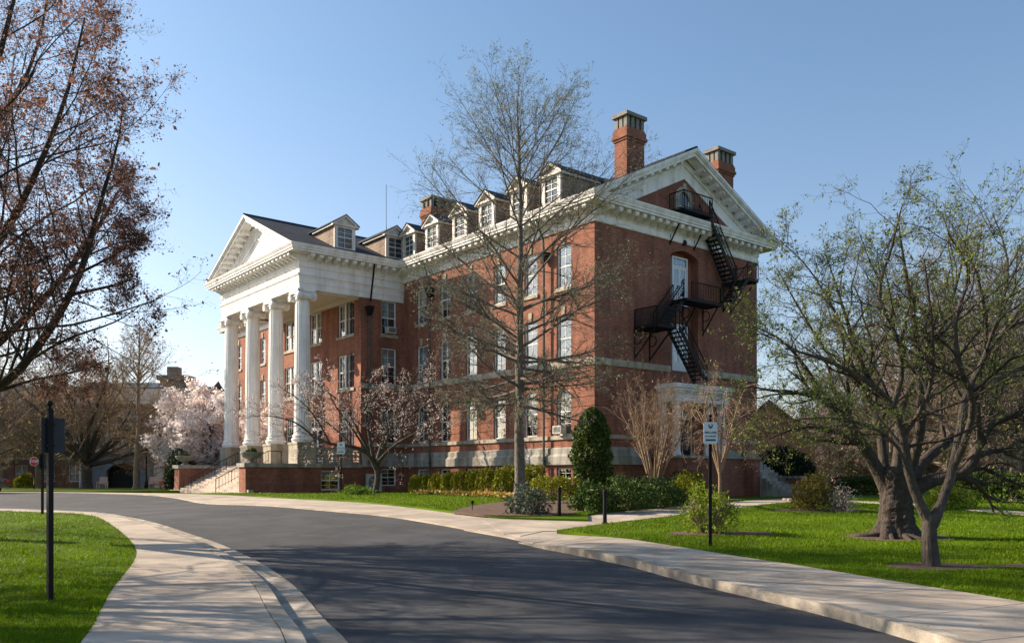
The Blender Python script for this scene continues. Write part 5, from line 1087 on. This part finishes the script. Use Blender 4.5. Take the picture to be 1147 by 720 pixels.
t=empty('path_light',G(529,27.0,.1),'small black path light at the front tip of the mulch bed','path light'); s=MB(); s.bar((0,0,-.1),(0,0,.2),.03,n=8); s.build('stake',M['iron'],t); s=MB(); s.lathe([(.03,.201),(.05,.22),(.05,.28),(.065,.285),(.02,.32)],n=14); s.build('lamp_head',M['iron'],t)
# stop sign
t=empty('stop_sign',G(38.5,66,.1),'red stop sign on a thin post across the far road','sign'); post(t,2.4,.05,False); mb=MB(); r=.36; zc=2.15
mb.prism([(r*math.cos(R(22.5+45*i)),-.05,zc+r*math.sin(R(22.5+45*i))) for i in range(8)],(0,.015,0)); o=mb.build('sign_panel',M['sign_white'],t); mb=MB(); r=.33; mb.prism([(r*math.cos(R(22.5+45*i)),-.056,zc+r*math.sin(R(22.5+45*i))) for i in range(8)],(0,.004,0)); mb.build('red_face',M['stop_red'],o); text_mesh('STOP',.26,'lettering',M['sign_white'],o,(0,-.0585,zc),(R(90),0,0),.004)
# lamp posts
def lamp(loc,label,h=4.0):
    t=empty('street_lamp',loc,label,'lamp post','lamp posts before the far building'); s=MB(); s.lathe([(.2,-.2),(.2,.25),(.14,.32),(.12,.6),(.07,.7),(.05,h-.7),(.09,h-.65),(.05,h-.6)],n=12); s.build('post',M['iron'],t)
    g=MB(); g.lathe([(.1,h-.59),(.2,h-.1),(.2,h-.02)],n=10); o=g.build('lantern',M['lantern'],t); c=MB(); c.lathe([(.25,h-.019),(.22,h+.03),(.08,h+.18),(.02,h+.3)],n=10); c.build('lantern_cap',M['iron'],o)
    b=MB()
    for i in range(5): a=i*1.2566; b.bar((.11*math.cos(a),.11*math.sin(a),h-.59),(.21*math.cos(a),.21*math.sin(a),h-.03),.02)
    b.build('lantern_rib',M['iron'],o)
lamp(G(164,74,.1),'black lamp post with pale lantern right of the upright oak'); lamp(G(194,66,.1),'black lamp post standing just left of the entrance steps',3.2)
def chair(loc,rz,label,m):
    t=empty('garden_chair',loc,label,'chair','chairs on the far lawn',rz); s=MB(); s.hexa([(-.3,-.3,.36),(.3,-.3,.36),(.3,.3,.28),(-.3,.3,.28),(-.3,-.3,.39),(.3,-.3,.39),(.3,.3,.31),(-.3,.3,.31)]); s.build('seat',m,t)
    b=MB()
    for i in range(5): x=-.26+.13*i; b.hexa([(x-.055,.26,.3),(x+.055,.26,.3),(x+.055,.29,.3),(x-.055,.29,.3),(x-.055,.5,.98),(x+.055,.5,.98),(x+.055,.53,.98),(x-.055,.53,.98)])
    b.build('backrest',m,t)
    for sx in (-1,1):
        a=MB(); a.box(sx*.37-.06,sx*.37+.06,-.38,.4,.55,.58); a.build('armrest',m,t); l=MB(); l.box(sx*.36-.03,sx*.36+.03,-.34,-.26,-.05,.55); l.build('leg',m,t); l=MB(); l.box(sx*.34-.02,sx*.34+.02,.25,.42,-.05,.549); l.build('leg',m,t)
M['chair_orange']=mat('orange_paint',(.55,.22,.10),.6,.1,3); M['chair_pale']=mat('pale_paint',(.68,.52,.45),.6,.1,3)
chair(G(172,72,.1),.4,'pale wooden garden chair on the far lawn by the lamp post',M['chair_pale']); chair(G(179,70,.1),-.5,'orange wooden garden chair on the far lawn by the lamp post',M['chair_orange']); chair(G(114.5,74,.1),.2,'pale garden chair alone beside the broad oak trunk',M['chair_pale'])
# dark parked car at the far left edge of the road
M['car']=mat('car_paint',(.03,.03,.035),.25,spec=.6); M['rubber']=mat('tyre_rubber',(.02,.02,.02),.9); M['red_lens']=mat('red_lens',(.5,.02,.02),.3)
ct_=empty('parked_car',(G(-37,55)[0],55,gz(G(-37,55)[0],55)+.0),'dark car whose tail just enters the left edge on the far road','car')
b=MB(); pr=[(-2.2,.35),(2.2,.35),(2.25,.75),(2.1,.95),(1.2,1.0),(.6,1.42),(-1.1,1.45),(-1.9,1.0),(-2.25,.9)]; b.prism([(x,-.85,z) for x,z in pr],(0,1.7,0)); b.build('body',M['car'],ct_)
for x in (-1.35,1.35):
    for y in (-.83,.83): w_=MB(); w_.bar((x,y-.1,.33),(x,y+.1,.33),.66,.66,n=20); o=w_.build('wheel',M['rubber'],ct_); w_=MB(); s_=-1 if y<0 else 1; w_.bar((x,y+s_*.101,.33),(x,y+s_*.115,.33),.4,.4,n=16); w_.build('rim',M['metal_pale'],o)
for y in (-.6,.6): w_=MB(); w_.box(2.2,2.262,y-.2,y+.2,.72,.86); w_.build('tail_light',M['red_lens'],ct_)
w_=MB(); w_.prism([(1.1,-.86,1.0),(.57,-.86,1.36),(-1.05,-.86,1.38),(-1.75,-.86,1.0)],(0,.008,0)); w_.build('side_window',bpy.data.materials['dormer_glass'],ct_)
# ------------------------------------------------------------------ far brick building on the left
M['far_roof']=mat('far_roof_slate',(.065,.06,.058),.85,.3,1.5); M['far_trim']=mat('far_white_trim',(.6,.6,.58),.7,.1,2); M['far_blue']=mat('grey_blue_paint',(.16,.20,.25),.7,.1,2); M['far_glass']=mat('far_window_glass',(.10,.12,.14),.12,spec=.8)
YB=97.0; zb=gz(-50,YB)
fb=empty('brick_building',(0,YB,zb),'long far brick building with a dark roof and an arched grey entrance at left','building')
X0,X1=-98,-35.8
wins=[]
for px in (9,78,95,136,157,172,188,210): pass
fl=[(.75,1.9,1.5),(4.0,2.3,1.5),(7.2,1.9,1.5)]
XS=[x for x in np.arange(X0+2.5,X1-1,3.05)]; AX=(140-CX)/F*YB
ops=[(x,w,z,z+h,0) for x in XS for z,h,w in fl if abs(x-AX)>3.3 or z>7]+[(AX,5.2,.0,2.9,1.0)]
mb=MB(); panel(mb,lambda s,z,o:(s,-o,z),X0,X1,-.3,9.6,ops,depth=.35); mb.poly([(X1,0,-.3),(X1,14,-.3),(X1,14,9.6),(X1,0,9.6)]); mb.poly([(X1,.01,9.6),(X1,14,9.6),(X1,7,13)]); fbw=mb.build('wall',M['brick_far'],fb)
r=MB(); r.poly([(X0,-.7,9.55),(X1+.4,-.7,9.55),(X1+.4,7,12.3),(X0,7,12.3)]); r.poly([(X0,14.7,9.55),(X1+.4,14.7,9.55),(X1+.4,7,12.3),(X0,7,12.3)]); r.box(X0,X1+.4,-.7,-.55,9.3,9.5); ro=r.build('roof',M['far_roof'],fb)
tr=MB(); tr.box(X0,X1+.02,-.12,-.005,3.25,3.5); tr.build('string_course',M['far_trim'],fb)
pr=MB(); pr.box((96-CX)/F*104,(178-CX)/F*104,6.7,7.3,12.2,12.75); pr.build('ridge_parapet',M['far_trim'],fb)
WF=None
for x in XS:
    for z,h,w in fl:
        if abs(x-AX)<=3.3 and z<7: continue
        key=(h,w)
        mb=MB(); mb.box(-w/2,-w/2+.1,.15,.3,0,h); mb.box(w/2-.1,w/2,.15,.3,0,h); mb.box(-w/2+.1,w/2-.1,.15,.3,h-.1,h); mb.box(-w/2+.1,w/2-.1,.15,.3,0,.1); mb.box(-w/2+.1,w/2-.1,.16,.28,h/2-.05,h/2+.05); mb.box(-.04,.04,.17,.27,.1,h-.1)
        WK=globals().setdefault('WK',{})
        if key in WK: o=copy_tree(WK[key],fb)
        else:
            o=mb.build('window',M['far_trim'],fb); g=MB(); g.box(-w/2+.05,w/2-.05,.24,.25,.05,h-.05); g.build('pane',M['far_glass'],o); WK[key]=o
        o.location=(x,0,z)
en=MB(); panel(en,lambda s,z,o:(s,-.5-o,z),AX-4.6,AX+4.6,-.3,3.9,[(AX,3.8,.0,2.9,.9)],depth=.5); en.box(AX-4.7,AX+4.7,-.9,-.51,3.9,4.1); eo=en.build('entrance_front',M['far_blue'],fb)
d=MB(); d.box(AX-2.2,AX+2.2,.4,.45,0,3); d.build('entrance_doorway',M['dark'],eo)
for sx in (-1,1):
    p=MB(); p.box(AX+sx*4.2-.5,AX+sx*4.2+.5,-1.0,-.505,-.3,3.9); p.build('pilaster',M['far_trim'],eo)
p=MB(); p.box(AX-3.6,AX+3.6,-.7,-.02,4.12,4.4); 
for i in range(5): p.box(AX-3.5+i*1.75-.12,AX-3.5+i*1.75+.12,-.6,-.1,4.4,7.0)
p.box(AX-3.7,AX+3.7,-.75,-.02,7.0,7.35); p.build('bay_frame',M['far_trim'],eo); p=MB(); p.box(AX-3.4,AX+3.4,-.42,-.38,4.4,7.0); p.build('bay_glass',M['far_glass'],eo)
tx=(198-CX)/F*106; p=MB(); p.box(tx-1.6,tx+1.6,7.8,10,9,13.2); p.box(tx-1.9,tx+1.9,7.5,10.3,13.2,13.8); p.box(tx-.9,tx+.4,8.2,9.6,13.8,14.9); p.build('chimney',mat('far_stone',(.24,.19,.15),.9,.3,2),fb)
# ------------------------------------------------------------------ far houses on the right
M['brick_orange']=brickmat('orange_brick',(.45,.17,.09),(.36,.13,.07),(.3,.2,.15))
hs=empty('brick_house',(23.5,78,gz(23.5,78)),'orange brick gabled house far behind beside the right edge of the hall','building',rz=R(-14))
w=MB(); w.box(-4,4,0,9,-.3,4.6); w.prism([(-4,0,4.6),(4,0,4.6),(0,0,8.0)],(0,9,0)); w.build('wall',M['brick_orange'],hs); r=MB()
for sg in (-1,1): r.hexa([(0,-.3,8.02),(sg*4.4,-.3,4.3),(sg*4.4,9.3,4.3),(0,9.3,8.02),(0,-.3,8.2),(sg*4.4,-.3,4.48),(sg*4.4,9.3,4.48),(0,9.3,8.2)])
r.build('roof',M['far_roof'],hs)
for x in (-2.2,0,2.2):
    for z in (.9,): f=MB(); f.box(x-.5,x+.5,-.06,-.005,z,z+1.7); o=f.build('window',M['far_trim'],hs); g=MB(); g.box(x-.42,x+.42,-.075,-.062,z+.08,z+1.62); g.build('pane',M['far_glass'],o)
lh=empty('long_house',(56,104,gz(56,104)),'long low brick house with white windows far beyond the right lawn','building',rz=R(4))
w=MB(); w.box(-32,26,0,9,-.3,5.6); w.build('wall',M['brick_far'],lh); r=MB(); r.poly([(-32.5,-.5,5.55),(26.5,-.5,5.55),(26.5,4.5,8.6),(-32.5,4.5,8.6)]); r.poly([(-32.5,9.5,5.55),(26.5,9.5,5.55),(26.5,4.5,8.6),(-32.5,4.5,8.6)]); r.build('roof',M['far_roof'],lh)
for i in range(15):
    x=-29.5+i*3.8
    for z in (.8,3.4):
        f=MB(); f.box(x-.6,x+.6,-.08,-.005,z,z+1.6); o=f.build('window',M['far_trim'],lh); g=MB(); g.box(x-.5,x+.5,-.095,-.082,z+.1,z+1.5); g.build('pane',M['far_glass'],o)
